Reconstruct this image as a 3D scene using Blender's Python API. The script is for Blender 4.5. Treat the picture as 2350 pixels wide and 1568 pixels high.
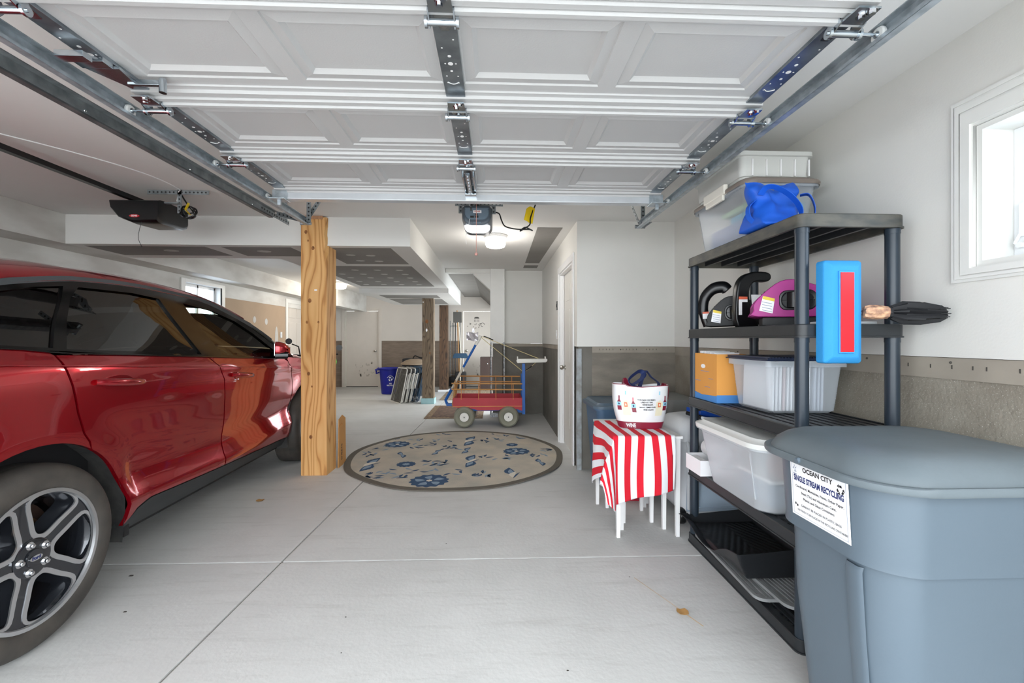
import bpy, bmesh, math, random
from mathutils import Vector, Matrix, Euler
from mathutils.geometry import delaunay_2d_cdt
for o in list(bpy.data.objects): bpy.data.objects.remove(o, do_unlink=True)
S = bpy.context.scene
C = S.collection
PI = math.pi
R = math.radians
random.seed(7)

# ---------------------------------------------------------------- camera, world, light, exposure
cam_data = bpy.data.cameras.new('camera')
cam = bpy.data.objects.new('camera', cam_data); C.objects.link(cam)
cam.location = (0, 0, 1.27)
cam.rotation_euler = (R(90), 0, -math.atan(0.04))
cam_data.sensor_width = 36; cam_data.lens = 36 * 1000 / 2350
cam_data.shift_y = -5 / 2350
cam_data.clip_start = 0.05
S.camera = cam
S.view_settings.view_transform = 'Standard'; S.view_settings.look = 'None'
S.view_settings.gamma = 1; S.view_settings.use_curve_mapping = False
S.view_settings.exposure = 0.17
W = bpy.data.worlds.new('daylight'); S.world = W; W.use_nodes = True
wn = W.node_tree.nodes
wn['Background'].inputs[0].default_value = (0.90, 0.955, 1.0, 1)
wn['Background'].inputs[1].default_value = 6.6
LAMP_NEAR, LAMP_FAR, LAMP_OPENER = 11, 24, 8

# ---------------------------------------------------------------- materials
def srgb(h):
    h = h.lstrip('#'); v = [int(h[i:i+2], 16) / 255 for i in (0, 2, 4)]
    return tuple(c / 12.92 if c <= 0.04045 else ((c + 0.055) / 1.055) ** 2.4 for c in v) + (1,)
def mat(name, col, rough=0.5, metal=0.0, var=0.0, vscale=6, bump=0.0, bscale=60, alpha=1, coat=0, trans=0, spec=0.5, col2=None, stretch=None, ior=1.45, detail=6):
    m = bpy.data.materials.new(name); m.use_nodes = True
    nt = m.node_tree; b = nt.nodes['Principled BSDF']
    c = srgb(col) if isinstance(col, str) else col
    b.inputs['Base Color'].default_value = c
    b.inputs['Roughness'].default_value = rough
    b.inputs['Metallic'].default_value = metal
    b.inputs['Coat Weight'].default_value = coat
    b.inputs['Coat Roughness'].default_value = 0.03
    b.inputs['Specular IOR Level'].default_value = spec
    b.inputs['Transmission Weight'].default_value = trans
    b.inputs['IOR'].default_value = ior
    b.inputs['Alpha'].default_value = alpha
    if var or bump or col2:
        tc = nt.nodes.new('ShaderNodeTexCoord'); mp = nt.nodes.new('ShaderNodeMapping')
        nt.links.new(tc.outputs['Object'], mp.inputs[0])
        if stretch: mp.inputs['Scale'].default_value = stretch
    if var or col2:
        n = nt.nodes.new('ShaderNodeTexNoise'); n.inputs['Scale'].default_value = vscale; n.inputs['Detail'].default_value = detail
        nt.links.new(mp.outputs[0], n.inputs[0])
        r = nt.nodes.new('ShaderNodeValToRGB')
        r.color_ramp.elements[0].position = 0.35; r.color_ramp.elements[1].position = 0.65
        d = srgb(col2) if col2 else tuple(x * (1 - var) for x in c[:3]) + (1,)
        r.color_ramp.elements[0].color = d; r.color_ramp.elements[1].color = c
        nt.links.new(n.outputs[0], r.inputs[0]); nt.links.new(r.outputs[0], b.inputs['Base Color'])
    if bump:
        n2 = nt.nodes.new('ShaderNodeTexNoise'); n2.inputs['Scale'].default_value = bscale; n2.inputs['Detail'].default_value = 4
        nt.links.new(mp.outputs[0], n2.inputs[0])
        bp = nt.nodes.new('ShaderNodeBump'); bp.inputs['Strength'].default_value = bump; bp.inputs['Distance'].default_value = 0.01
        nt.links.new(n2.outputs[0], bp.inputs['Height']); nt.links.new(bp.outputs[0], b.inputs['Normal'])
    return m
def glassy(name, tint, t=0.6, rough=0.05, ior=1.5):
    """thin pane: tinted transparency with a fresnel reflection"""
    m = bpy.data.materials.new(name); m.use_nodes = True; nt = m.node_tree
    nt.nodes.clear()
    o = nt.nodes.new('ShaderNodeOutputMaterial'); mx = nt.nodes.new('ShaderNodeMixShader')
    tr = nt.nodes.new('ShaderNodeBsdfTransparent'); tr.inputs[0].default_value = srgb(tint)
    gl = nt.nodes.new('ShaderNodeBsdfGlossy'); gl.inputs['Roughness'].default_value = rough
    fr = nt.nodes.new('ShaderNodeFresnel'); fr.inputs[0].default_value = ior
    nt.links.new(fr.outputs[0], mx.inputs[0]); nt.links.new(tr.outputs[0], mx.inputs[1]); nt.links.new(gl.outputs[0], mx.inputs[2])
    nt.links.new(mx.outputs[0], o.inputs[0]); return m
def frosted(name, col, clear=0.4, rough=0.35):
    """milky plastic: part see-through, part diffuse with a soft sheen"""
    m = bpy.data.materials.new(name); m.use_nodes = True; nt = m.node_tree
    b = nt.nodes['Principled BSDF']; b.inputs['Base Color'].default_value = srgb(col); b.inputs['Roughness'].default_value = rough
    mx = nt.nodes.new('ShaderNodeMixShader'); tr = nt.nodes.new('ShaderNodeBsdfTransparent'); tr.inputs[0].default_value = (0.93, 0.95, 0.97, 1)
    mx.inputs[0].default_value = 1 - clear
    out = nt.nodes['Material Output']
    nt.links.new(tr.outputs[0], mx.inputs[1]); nt.links.new(b.outputs[0], mx.inputs[2]); nt.links.new(mx.outputs[0], out.inputs[0])
    return m
def emit(name, col, s):
    m = bpy.data.materials.new(name); m.use_nodes = True; b = m.node_tree.nodes['Principled BSDF']
    b.inputs['Base Color'].default_value = srgb(col); b.inputs['Emission Color'].default_value = srgb(col); b.inputs['Emission Strength'].default_value = s
    return m
def N(m, t, **kw):
    n = m.node_tree.nodes.new(t)
    for k, v in kw.items(): setattr(n, k, v)
    return n
def L(m, a, b): m.node_tree.links.new(a, b)

M = {}
M['drywall'] = mat('painted_drywall', '#e3e2dd', 0.75, var=0.05, vscale=1.6, bump=0.05, bscale=120)
M['ceiling'] = mat('ceiling_paint', '#e4e3e0', 0.8, var=0.06, vscale=1.1, bump=0.03, bscale=90)
M['dirtypaint'] = mat('scuffed_primer', '#dad9d4', 0.85, vscale=1.8, col2='#c3c0ba', detail=8, stretch=(1, 1, 2.5))
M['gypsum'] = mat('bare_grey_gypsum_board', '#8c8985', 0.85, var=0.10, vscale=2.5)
M['bluegyp'] = mat('drywall_mud', '#c6c4c0', 0.85, var=0.12, vscale=5)
M['tanboard'] = mat('bare_tan_wallboard', '#ad9780', 0.85, var=0.08, vscale=2)
M['trim'] = mat('white_trim_paint', '#e6e6e2', 0.4, var=0.03, vscale=8)
M['doorpaint'] = mat('door_paint', '#dedcd6', 0.45, var=0.04, vscale=3)
M['cementboard'] = mat('cement_board', '#8e877c', 0.85, col2='#79736a', vscale=3, bump=0.4, bscale=45, stretch=(1, 1, 3), detail=10)
M['boardstrip'] = mat('board_top_strip', '#a39b8f', 0.85, var=0.12, vscale=7)
M['brownboard'] = mat('brown_lower_wall_board', '#85776a', 0.85, col2='#75685c', vscale=4, stretch=(1, 1, 6), bump=0.15, bscale=30)
M['galv'] = mat('galvanised_steel', '#bcc5cb', 0.33, 0.6, col2='#9aa3a9', vscale=25, bump=0.02, bscale=40)
M['galvdark'] = mat('dull_galvanised_steel', '#999fa2', 0.45, 0.6, col2='#7c8285', vscale=18)
M['shinysteel'] = mat('bright_zinc_steel', '#c4ccd2', 0.2, 1.0, var=0.1, vscale=30)
M['nylon'] = mat('white_nylon', '#dcdedd', 0.4)
M['doorwhite'] = mat('garage_door_enamel', '#c0c0c0', 0.42, bump=0.06, bscale=160)
M['plastic_dark'] = mat('dark_shelf_plastic', '#2a2d30', 0.42, var=0.15, vscale=12, bump=0.03, bscale=80)
M['pole'] = mat('blue_black_pole_plastic', '#28323c', 0.33)
M['black'] = mat('black_plastic', '#101113', 0.28)
M['blacksatin'] = mat('black_satin_rubber', '#1b1c1e', 0.55, bump=0.05, bscale=70)
M['rubber'] = mat('tyre_rubber', '#3a3734', 0.62, col2='#4a4540', vscale=9, bump=0.05, bscale=90)
M['white'] = mat('white_paint_gloss', '#ececec', 0.3)
M['whiteplastic'] = mat('white_plastic', '#e4e6e8', 0.35)
M['paper'] = mat('white_paper', '#f0f0f2', 0.7)
M['inkblack'] = mat('black_ink', '#1b1b1e', 0.6)
M['inkblue'] = mat('navy_ink', '#1c2a66', 0.6)
M['inkgrey'] = mat('grey_ink', '#9aa2b4', 0.6)
M['chrome'] = mat('chrome', '#d8dadd', 0.1, 1.0)
M['nickel'] = mat('satin_nickel', '#a8a49c', 0.25, 1.0)
# ---------------------------------------------------------------- mesh builder
def bridge(bm, rings, closed=True, cap0=False, cap1=False, mi=0):
    vs = [[bm.verts.new(p) for p in r] for r in rings]
    n = len(vs[0])
    for a, b in zip(vs[:-1], vs[1:]):
        for i in range(n if closed else n - 1):
            j = (i + 1) % n
            try: f = bm.faces.new((a[i], a[j], b[j], b[i])); f.material_index = mi
            except ValueError: pass
    if cap0:
        f = bm.faces.new(list(reversed(vs[0]))); f.material_index = mi
    if cap1:
        f = bm.faces.new(vs[-1]); f.material_index = mi
    return vs
def frame(d):
    d = Vector(d).normalized()
    up = Vector((0, 0, 1)) if abs(d.z) < 0.95 else Vector((0, 1, 0))
    a = d.cross(up).normalized(); b = d.cross(a).normalized()
    return a, b
def rrect(x0, y0, x1, y1, r, n=5):
    """rounded rectangle outline, counter-clockwise"""
    if not isinstance(r, (tuple, list)): r = (r,) * 4
    out = []
    for (cx, cy, a, rr) in ((x1 - r[0], y0 + r[0], -90, r[0]), (x1 - r[1], y1 - r[1], 0, r[1]), (x0 + r[2], y1 - r[2], 90, r[2]), (x0 + r[3], y0 + r[3], 180, r[3])):
        for k in range(n + 1):
            t = R(a + 90 * k / n); out.append((cx + rr * math.cos(t), cy + rr * math.sin(t)))
    return out
def smoothpath(pts, n=6, closed=False):
    P = [Vector(p) for p in pts]; out = []
    m = len(P)
    for i in range(m if closed else m - 1):
        if closed: p0, p1, p2, p3 = P[i - 1], P[i], P[(i + 1) % m], P[(i + 2) % m]
        else: p0, p1, p2, p3 = P[max(i - 1, 0)], P[i], P[i + 1], P[min(i + 2, m - 1)]
        for k in range(n):
            t = k / n
            out.append(0.5 * ((2 * p1) + (-p0 + p2) * t + (2 * p0 - 5 * p1 + 4 * p2 - p3) * t * t + (-p0 + 3 * p1 - 3 * p2 + p3) * t ** 3))
    if not closed: out.append(P[-1])
    return out
class MB:
    def __init__(s): s.bm = bmesh.new(); s.mi = 0
    def box(s, x0, y0, z0, x1, y1, z1, bev=0.0, seg=2, mtx=None):
        t = bmesh.new()
        bmesh.ops.create_cube(t, size=1)
        for v in t.verts: v.co = Vector((x0 + (v.co.x + .5) * (x1 - x0), y0 + (v.co.y + .5) * (y1 - y0), z0 + (v.co.z + .5) * (z1 - z0)))
        if bev: bmesh.ops.bevel(t, geom=list(t.edges), offset=bev, segments=seg, profile=0.5, affect='EDGES')
        return s.merge(t, mtx)
    def merge(s, t, mtx=None):
        if mtx is not None: t.transform(mtx)
        mp = {v: s.bm.verts.new(v.co) for v in t.verts}
        for f in t.faces:
            try:
                g = s.bm.faces.new([mp[v] for v in f.verts]); g.material_index = s.mi
            except ValueError: pass
        t.free(); return s
    def cyl(s, p0, p1, r, r1=None, n=16, cap=True):
        p0, p1 = Vector(p0), Vector(p1); r1 = r if r1 is None else r1
        a, b = frame(p1 - p0)
        rings = [[p + (a * math.cos(2 * PI * k / n) + b * math.sin(2 * PI * k / n)) * q for k in range(n)] for p, q in ((p0, r), (p1, r1))]
        bridge(s.bm, rings, True, cap, cap, s.mi); return s
    def tube(s, pts, r, n=8, closed=False, flat=None, smooth=0, up=None):
        """round tube, or a strap when flat=(half width, half thickness)"""
        if smooth: pts = smoothpath(pts, smooth, closed)
        P = [Vector(p) for p in pts]; rings = []; m = len(P); pa = None
        for i, p in enumerate(P):
            if closed: d = P[(i + 1) % m] - P[i - 1]
            else: d = P[min(i + 1, m - 1)] - P[max(i - 1, 0)]
            if d.length < 1e-9: d = Vector((0, 0, 1))
            d.normalize()
            if pa is None:
                if up is not None:
                    a = Vector(up); a = (a - d * a.dot(d)).normalized()
                else: a, _ = frame(d)
            else:
                a = pa - d * pa.dot(d)
                a = a.normalized() if a.length > 1e-6 else frame(d)[0]
            b = d.cross(a); pa = a
            rr = r[i * (len(r) - 1) // max(m - 1, 1)] if isinstance(r, (list, tuple)) else r
            if flat: rings.append([p + a * (flat[0] * sx) + b * (flat[1] * sy) for sx, sy in ((1, 1), (-1, 1), (-1, -1), (1, -1))])
            else: rings.append([p + (a * math.cos(2 * PI * k / n) + b * math.sin(2 * PI * k / n)) * rr for k in range(n)])
        if closed: rings.append(rings[0])
        bridge(s.bm, rings, True, not closed, not closed, s.mi); return s
    def lathe(s, prof, c=(0, 0, 0), n=32, axis='Z', cap=False):
        """prof: (radius, height) pairs"""
        rings = []
        for r, h in prof:
            ring = []
            for k in range(n):
                t = 2 * PI * k / n; x, y = r * math.cos(t), r * math.sin(t)
                if axis == 'Z': q = (x, y, h)
                elif axis == 'X': q = (h, x, y)
                else: q = (y, h, x)
                ring.append(Vector(c) + Vector(q))
            rings.append(ring)
        bridge(s.bm, rings, True, cap, cap, s.mi); return s
    def prism(s, poly, z0, z1, plane='XY', bev=0, mtx=None):
        """extrude a 2D outline; plane XY (z0..z1), XZ (y0..y1) or YZ (x0..x1)"""
        def m(p, h):
            if plane == 'XY': return Vector((p[0], p[1], h))
            if plane == 'XZ': return Vector((p[0], h, p[1]))
            return Vector((h, p[0], p[1]))
        t = bmesh.new()
        bridge(t, [[m(p, z0) for p in poly], [m(p, z1) for p in poly]], True, True, True)
        bmesh.ops.recalc_face_normals(t, faces=t.faces)
        if bev:
            es = [e for e in t.edges if e.calc_face_angle(0) > R(30)]
            bmesh.ops.bevel(t, geom=es, offset=bev, segments=2, profile=0.5, affect='EDGES')
        return s.merge(t, mtx)
    def loft(s, rings, closed=True, cap0=False, cap1=False):
        bridge(s.bm, [[Vector(p) for p in r] for r in rings], closed, cap0, cap1, s.mi); return s
    def grid(s, f, nu, nv, thick=0):
        vs = [[s.bm.verts.new(f(i / nu, j / nv)) for j in range(nv + 1)] for i in range(nu + 1)]
        for i in range(nu):
            for j in range(nv):
                g = s.bm.faces.new((vs[i][j], vs[i + 1][j], vs[i + 1][j + 1], vs[i][j + 1])); g.material_index = s.mi
        return s
    def face(s, pts):
        f = s.bm.faces.new([s.bm.verts.new(Vector(p)) for p in pts]); f.material_index = s.mi; return s
    def ball(s, c, r, n=12, sc=(1, 1, 1)):
        t = bmesh.new(); bmesh.ops.create_uvsphere(t, u_segments=n * 2, v_segments=n, radius=r)
        for v in t.verts: v.co = Vector((v.co.x * sc[0] + c[0], v.co.y * sc[1] + c[1], v.co.z * sc[2] + c[2]))
        return s.merge(t)
    def shell(s, th):
        bmesh.ops.recalc_face_normals(s.bm, faces=s.bm.faces)
        bmesh.ops.solidify(s.bm, geom=list(s.bm.faces), thickness=th); return s
    def xf(s, m): s.bm.transform(m); return s
    def disp(s, f):
        for v in s.bm.verts: v.co = v.co + Vector(f(v.co))
        return s
    def build(s, name, m, parent=None, smooth=35, world=False, recalc=True, weld=True, subd=0, wn_mod=True):
        if weld: bmesh.ops.remove_doubles(s.bm, verts=s.bm.verts, dist=1e-5)
        if recalc: bmesh.ops.recalc_face_normals(s.bm, faces=s.bm.faces)
        if world and parent is not None:
            mw = Matrix.LocRotScale(parent.location, parent.rotation_euler, None)
            if parent.parent: mw = Matrix.LocRotScale(parent.parent.location, parent.parent.rotation_euler, None) @ mw
            s.bm.transform(mw.inverted())
        me = bpy.data.meshes.new(name); s.bm.to_mesh(me); s.bm.free()
        for k in (m if isinstance(m, (list, tuple)) else [m]): me.materials.append(M[k] if isinstance(k, str) else k)
        if smooth:
            for p in me.polygons: p.use_smooth = True
            me.set_sharp_from_angle(angle=R(smooth))
        o = bpy.data.objects.new(name, me); C.objects.link(o)
        if parent is not None: o.parent = parent
        if smooth and not subd and wn_mod:
            md = o.modifiers.new('weighted_normals', 'WEIGHTED_NORMAL'); md.keep_sharp = True
        if subd:
            md = o.modifiers.new('subdivision', 'SUBSURF'); md.levels = subd; md.render_levels = subd
        return o
def tag(o, label, cat, group=None):
    o['label'] = label; o['category'] = cat
    if group: o['group'] = group
    return o
def thing(name, label, cat, loc=(0, 0, 0), rz=0, group=None):
    o = bpy.data.objects.new(name, None); C.objects.link(o)
    o.location = loc; o.rotation_euler = (0, 0, rz); o.empty_display_size = 0.1
    return tag(o, label, cat, group)
def struct(o, label=None):
    o['kind'] = 'structure'
    if label: o['label'] = label
    return o
def copy_tree(o, parent=None):
    c = o.copy(); C.objects.link(c)
    if parent is not None: c.parent = parent
    for ch in list(o.children): copy_tree(ch, c)
    return c
def text_mesh(txt, size, bold=0.0, align='CENTER', spacing=1.0, xs=1.0):
    """flat lettering as a bmesh in the XY plane"""
    cu = bpy.data.curves.new('lettering', 'FONT'); cu.body = txt; cu.size = size; cu.align_x = align; cu.align_y = 'CENTER'
    cu.offset = bold; cu.space_character = spacing; cu.resolution_u = 3
    o = bpy.data.objects.new('lettering', cu); C.objects.link(o)
    dg = bpy.context.evaluated_depsgraph_get(); dg.update()
    me = bpy.data.meshes.new_from_object(o.evaluated_get(dg))
    bm = bmesh.new(); bm.from_mesh(me); bpy.data.meshes.remove(me); bpy.data.objects.remove(o, do_unlink=True); bpy.data.curves.remove(cu)
    if xs != 1: bm.transform(Matrix.Diagonal((xs, 1, 1, 1)))
    return bm
def basis(o, x, y):
    """matrix taking local XY onto world vectors x, y at o"""
    x = Vector(x).normalized(); y = Vector(y); y = (y - x * y.dot(x)).normalized(); z = x.cross(y)
    m = Matrix((x, y, z)).transposed().to_4x4(); m.translation = Vector(o); return m
# ---------------------------------------------------------------- the room
CZ = 2.42; DW = 1.2
# concrete with faint trowel marks, pale scratches and blotches
mf = M['floor'] = bpy.data.materials.new('concrete_floor'); mf.use_nodes = True
bs = mf.node_tree.nodes['Principled BSDF']; bs.inputs['Roughness'].default_value = 0.6
tc = N(mf, 'ShaderNodeTexCoord')
n1 = N(mf, 'ShaderNodeTexNoise'); n1.inputs['Scale'].default_value = 0.9; n1.inputs['Detail'].default_value = 9; n1.inputs['Roughness'].default_value = 0.6
r1 = N(mf, 'ShaderNodeValToRGB'); e = r1.color_ramp.elements; e[0].position = 0.3; e[0].color = srgb('#bdbdbb'); e[1].position = 0.68; e[1].color = srgb('#d0d0ce')
mp = N(mf, 'ShaderNodeMapping'); mp.inputs['Scale'].default_value = (0.7, 6, 1); mp.inputs['Rotation'].default_value = (0, 0, 0.3)
n2 = N(mf, 'ShaderNodeTexNoise'); n2.inputs['Scale'].default_value = 2.2; n2.inputs['Detail'].default_value = 12; n2.inputs['Roughness'].default_value = 0.72
r2 = N(mf, 'ShaderNodeValToRGB'); e = r2.color_ramp.elements; e[0].position = 0.34; e[0].color = (0.80, 0.79, 0.78, 1); e[1].position = 0.47; e[1].color = (1, 1, 1, 1)
mx = N(mf, 'ShaderNodeMixRGB', blend_type='MULTIPLY'); mx.inputs[0].default_value = 0.55
L(mf, tc.outputs['Object'], n1.inputs[0]); L(mf, n1.outputs[0], r1.inputs[0])
L(mf, tc.outputs['Object'], mp.inputs[0]); L(mf, mp.outputs[0], n2.inputs[0]); L(mf, n2.outputs[0], r2.inputs[0])
L(mf, r1.outputs[0], mx.inputs[1]); L(mf, r2.outputs[0], mx.inputs[2]); L(mf, mx.outputs[0], bs.inputs['Base Color'])
n3 = N(mf, 'ShaderNodeTexNoise'); n3.inputs['Scale'].default_value = 45; n3.inputs['Detail'].default_value = 6
bp = N(mf, 'ShaderNodeBump'); bp.inputs['Strength'].default_value = 0.12; bp.inputs['Distance'].default_value = 0.01
L(mf, tc.outputs['Object'], n3.inputs[0]); L(mf, n3.outputs[0], bp.inputs['Height']); L(mf, bp.outputs[0], bs.inputs['Normal'])
M['joint'] = mat('joint_dirt', '#7d7a75', 0.9)
M['stain'] = mat('dark_stain', '#4a4743', 0.8)
b = MB()
xj = lambda y: -1.285 + 0.028 * y
g = 0.005
ys = [-0.4, 2.535, 5.9, 9.3, 12.0]
for y0, y1 in zip(ys[:-1], ys[1:]):
    tl = 0.012
    b.prism([(-4.6, y0 + g + .03), (xj(y0) - g, y0 + g), (xj(y1) - g, y1 - g), (-4.6, y1 - g + .03)], -0.1, 0, bev=0.003)
    b.prism([(xj(y0) + g, y0 + g), (2.0, y0 + g - .03), (2.0, y1 - g - .03), (xj(y1) + g, y1 - g)], -0.1, 0, bev=0.003)
b.mi = 1; b.box(-4.6, -0.4, -0.14, 2.0, 12.1, -0.008)
b.mi = 2
for x, y, r in ((-1.72, 2.10, .008), (-1.95, 2.42, .012), (0.28, 1.66, .005), (-0.68, 2.02, .004), (-0.62, 1.79, .003), (-0.3, 2.72, .004), (0.72, 2.3, .004)):
    b.mi = 2; b.prism([(x + r * (1 + .4 * math.sin(3 * k)) * math.cos(k * PI / 4), y + .6 * r * math.sin(k * PI / 4)) for k in range(8)], 0, 0.0012)
struct(b.build('floor', ['floor', 'joint', 'stain']))
b = MB(); b.box(-12, -14, -0.2, 12, -0.4, -0.03)
M['drive'] = mat('driveway_concrete', '#b9b8b4', 0.8, var=0.1, vscale=2)
struct(b.build('ground', 'drive'), 'pale concrete driveway outside the open door')

b = MB(); b.box(-4.6, -0.4, CZ, 2.0, 7.2, CZ + 0.1); b.box(-4.6, 7.2, CZ, -1.0, 12.2, CZ + 0.1); b.box(-1.0, 7.2, CZ, 2.0, 12.2, CZ + 0.1)
b.mi = 1
b.prism([(0.44, 4.46), (0.70, 4.46), (0.67, 6.55), (0.46, 6.55)], CZ - 0.003, CZ + 0.01)
b.box(0.46, 6.75, CZ - 0.002, 0.68, 7.0, CZ + 0.01)
struct(b.build('ceiling', ['ceiling', 'gypsum']))

# right wall with a window opening
wy0, wy1, wz0, wz1 = 0.75, 1.525, 1.535, 2.05
b = MB()
for (y0, z0, y1, z1) in ((-0.4, DW, wy0, CZ), (wy1, DW, 4.25, CZ), (wy0, DW, wy1, wz0), (wy0, wz1, wy1, CZ)): b.box(1.76, y0, z0, 1.96, y1, z1)
b.mi = 1; b.box(1.775, -0.4, 0, 1.9, 4.25, DW - 0.075)
b.mi = 2; b.box(1.768, -0.4, DW - 0.085, 1.9, 4.25, DW - 0.002)
b.mi = 3
for k in range(16):
    y = 0.9 + 0.06 * k + .02 * math.sin(k * 5)
    if k % 5 != 4: b.box(1.7665, y, DW - .045, 1.769, y + 0.004, DW - 0.03)
for y in (1.3, 1.62, 2.0, 3.1): b.ball((1.767, y, DW - .02), 0.005, 4)
M['speck'] = mat('speckled_concrete_board', '#9a9386', 0.8, bump=0.35, bscale=60)
ms = M['speck']; nt = ms.node_tree; bs = nt.nodes['Principled BSDF']
tc = N(ms, 'ShaderNodeTexCoord'); v = N(ms, 'ShaderNodeTexNoise'); v.inputs['Scale'].default_value = 200; v.inputs['Detail'].default_value = 3
n = N(ms, 'ShaderNodeTexNoise'); n.inputs['Scale'].default_value = 5; n.inputs['Detail'].default_value = 8
ra = N(ms, 'ShaderNodeValToRGB'); e = ra.color_ramp.elements; e[0].position = 0.35; e[0].color = srgb('#8a8377'); e[1].position = 0.7; e[1].color = srgb('#9c968a')
rb = N(ms, 'ShaderNodeValToRGB'); e = rb.color_ramp.elements; e[0].position = 0.635; e[0].color = (0, 0, 0, 1); e[1].position = 0.69; e[1].color = (1, 1, 1, 1)
mx = N(ms, 'ShaderNodeMixRGB'); mx.inputs[2].default_value = srgb('#c9c5bc')
L(ms, tc.outputs['Object'], v.inputs[0]); L(ms, tc.outputs['Object'], n.inputs[0]); L(ms, n.outputs[0], ra.inputs[0]); L(ms, v.outputs[0], rb.inputs[0])
L(ms, ra.outputs[0], mx.inputs[1]); L(ms, rb.outputs[0], mx.inputs[0]); L(ms, mx.outputs[0], bs.inputs['Base Color'])
struct(b.build('wall_right', ['drywall', 'speck', 'boardstrip', 'stain']))

# window_1: casing, jamb, sash, glass, crank
b = MB()
for (y0, z0, y1, z1) in ((wy0 + .001, wz0 + .001, wy0 + .02, wz1 - .001), (wy1 - .02, wz0 + .001, wy1 - .001, wz1 - .001), (wy0 + .02, wz0 + .001, wy1 - .02, wz0 + .02), (wy0 + .02, wz1 - .02, wy1 - .02, wz1 - .001)): b.box(1.761, y0, z0, 1.959, y1, z1)
win = struct(b.build('window_1', 'trim'), 'white framed window high on the right wall')
def casing(b, x, y0, z0, y1, z1, w, wt, wb, s=-1):
    """stepped picture-frame casing on an X plane, mitred"""
    for i, (f0, f1, t) in enumerate(((0, 1, .012), (0.08, .5, .02), (.58, .78, .018), (.86, .97, .015))):
        for (P0, P1) in (((y0, z0), (y0, z1)), ((y1, z1), (y1, z0)), ((y0, z1), (y1, z1)), ((y1, z0), (y0, z0))):
            def o(p, f):
                yy = p[0] - w * f if p[0] == y0 else p[0] + w * f
                zz = p[1] - wb * f if p[1] == z0 else p[1] + wt * f
                return (yy, zz)
            b.prism([o(P0, f0), o(P1, f0), o(P1, f1), o(P0, f1)], x + s * t, x + 0.001, 'YZ')
b = MB(); casing(b, 1.76, wy0, wz0, wy1, wz1, 0.076, 0.115, 0.052); b.build('casing', 'trim', win)
b = MB()
for (y0, z0, y1, z1) in ((wy1 - .075, wz0 + .021, wy1 - .021, wz1 - .021), (wy0 + .021, wz0 + .021, wy0 + .075, wz1 - .021), (wy0 + .075, wz0 + .021, wy1 - .075, wz0 + .06), (wy0 + .075, wz1 - .06, wy1 - .075, wz1 - .021), (1.12, wz0 + .06, 1.18, wz1 - .06)): b.box(1.88, y0, z0, 1.92, y1, z1)
b.build('sash', 'whiteplastic', win)
b = MB(); b.box(1.898, wy0 + .07, wz0 + .05, 1.904, wy1 - .07, wz1 - .05)
M['pane'] = glassy('window_pane', '#f2f8ff', ior=1.15); b.build('pane', 'pane', win)
b = MB(); b.box(1.865, wy1 - .062, wz0 + .10, 1.882, wy1 - .045, wz0 + .22, .003); b.cyl((1.86, wy1 - .05, wz0 + .07), (1.882, wy1 - .05, wz0 + .07), .010); b.tube([(1.865, wy1 - .05, wz0 + .11), (1.857, wy1 - .04, wz0 + .075)], .005)
b.build('latch', 'whiteplastic', win)

# return wall facing the camera and the side wall with its door
b = MB(); b.box(0.95, 4.2, DW, 1.9, 4.34, CZ); 
b.mi = 1; b.box(0.95, 4.215, 0, 1.9, 4.34, DW - .055)
b.mi = 2; b.box(0.95, 4.208, DW - .06, 1.9, 4.34, DW - .002)
b.mi = 3
for k in range(18):
    if k % 7 < 5: b.box(1.02 + k * .033, 4.2065, DW - .035, 1.024 + k * .033, 4.209, DW - .022)
b.ball((1.23, 4.207, DW - .03), .006, 4)
struct(b.build('wall_return', ['drywall', 'cementboard', 'boardstrip', 'stain']))
dy0, dy1, dh = 4.42, 5.34, 2.07
b = MB()
b.box(0.8, 4.2, DW, .95, dy0, CZ); b.box(0.8, dy1, DW, .95, 7.4, CZ); b.box(0.8, dy0, dh, .95, dy1, CZ)
b.mi = 1; b.box(0.815, 4.215, 0, .95, dy0, DW); b.box(0.815, dy1, 0, .95, 7.4, DW)
b.mi = 2; b.box(0.808, dy1, DW - .06, .95, 7.4, DW - .002)
M['cementdark'] = mat('dark_cement_board', '#79766f', 0.8, col2='#69665f', vscale=3, bump=0.3, bscale=40)
struct(b.build('wall_side', ['drywall', 'cementdark', 'boardstrip']))
b = MB()   # rusty galvanised corner bead left where the board was cut away
b.prism([(0.80, 4.2), (0.845, 4.2), (0.845, 4.212), (0.812, 4.212), (0.812, 4.25), (0.80, 4.25)], 0.0, DW - .021)
M['rusty'] = mat('weathered_zinc', '#a9b0b5', 0.7, 0.0, col2='#8c8c88', vscale=14)
struct(b.build('trim_1', 'rusty'), 'weathered metal corner bead beside the white door')
# door_1 in the side wall
b = MB(); b.box(0.855, dy0 + .025, 0.012, 0.895, dy1 - .025, dh - .02, .002)
for (y0, z0, y1, z1) in ((.12, .25, .42, .85), (.5, .25, .80, .85), (.12, 1.0, .42, 1.62), (.5, 1.0, .8, 1.62), (.12, 1.72, .42, 1.92), (.5, 1.72, .8, 1.92)):
    b.box(0.85, dy0 + y0, z0, 0.857, dy0 + y1, z1, .003)
d1 = struct(b.build('door_1', 'doorpaint'), 'white panelled door in the side wall with a round knob')
b = MB()
for y0, y1 in ((dy0 - .075, dy0), (dy1, dy1 + .075)): b.box(0.785, y0, 0, 0.799, y1, dh, .003)
b.box(0.785, dy0 - .075, dh, 0.799, dy1 + .075, dh + .075, .003)
b.box(.7995, dy0 + .0005, 0, .949, dy0 + .02, dh - .02); b.box(.7995, dy1 - .02, 0, .949, dy1 - .0005, dh - .02); b.box(.7995, dy0 + .0005, dh - .02, .949, dy1 - .0005, dh - .0005)
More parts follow.
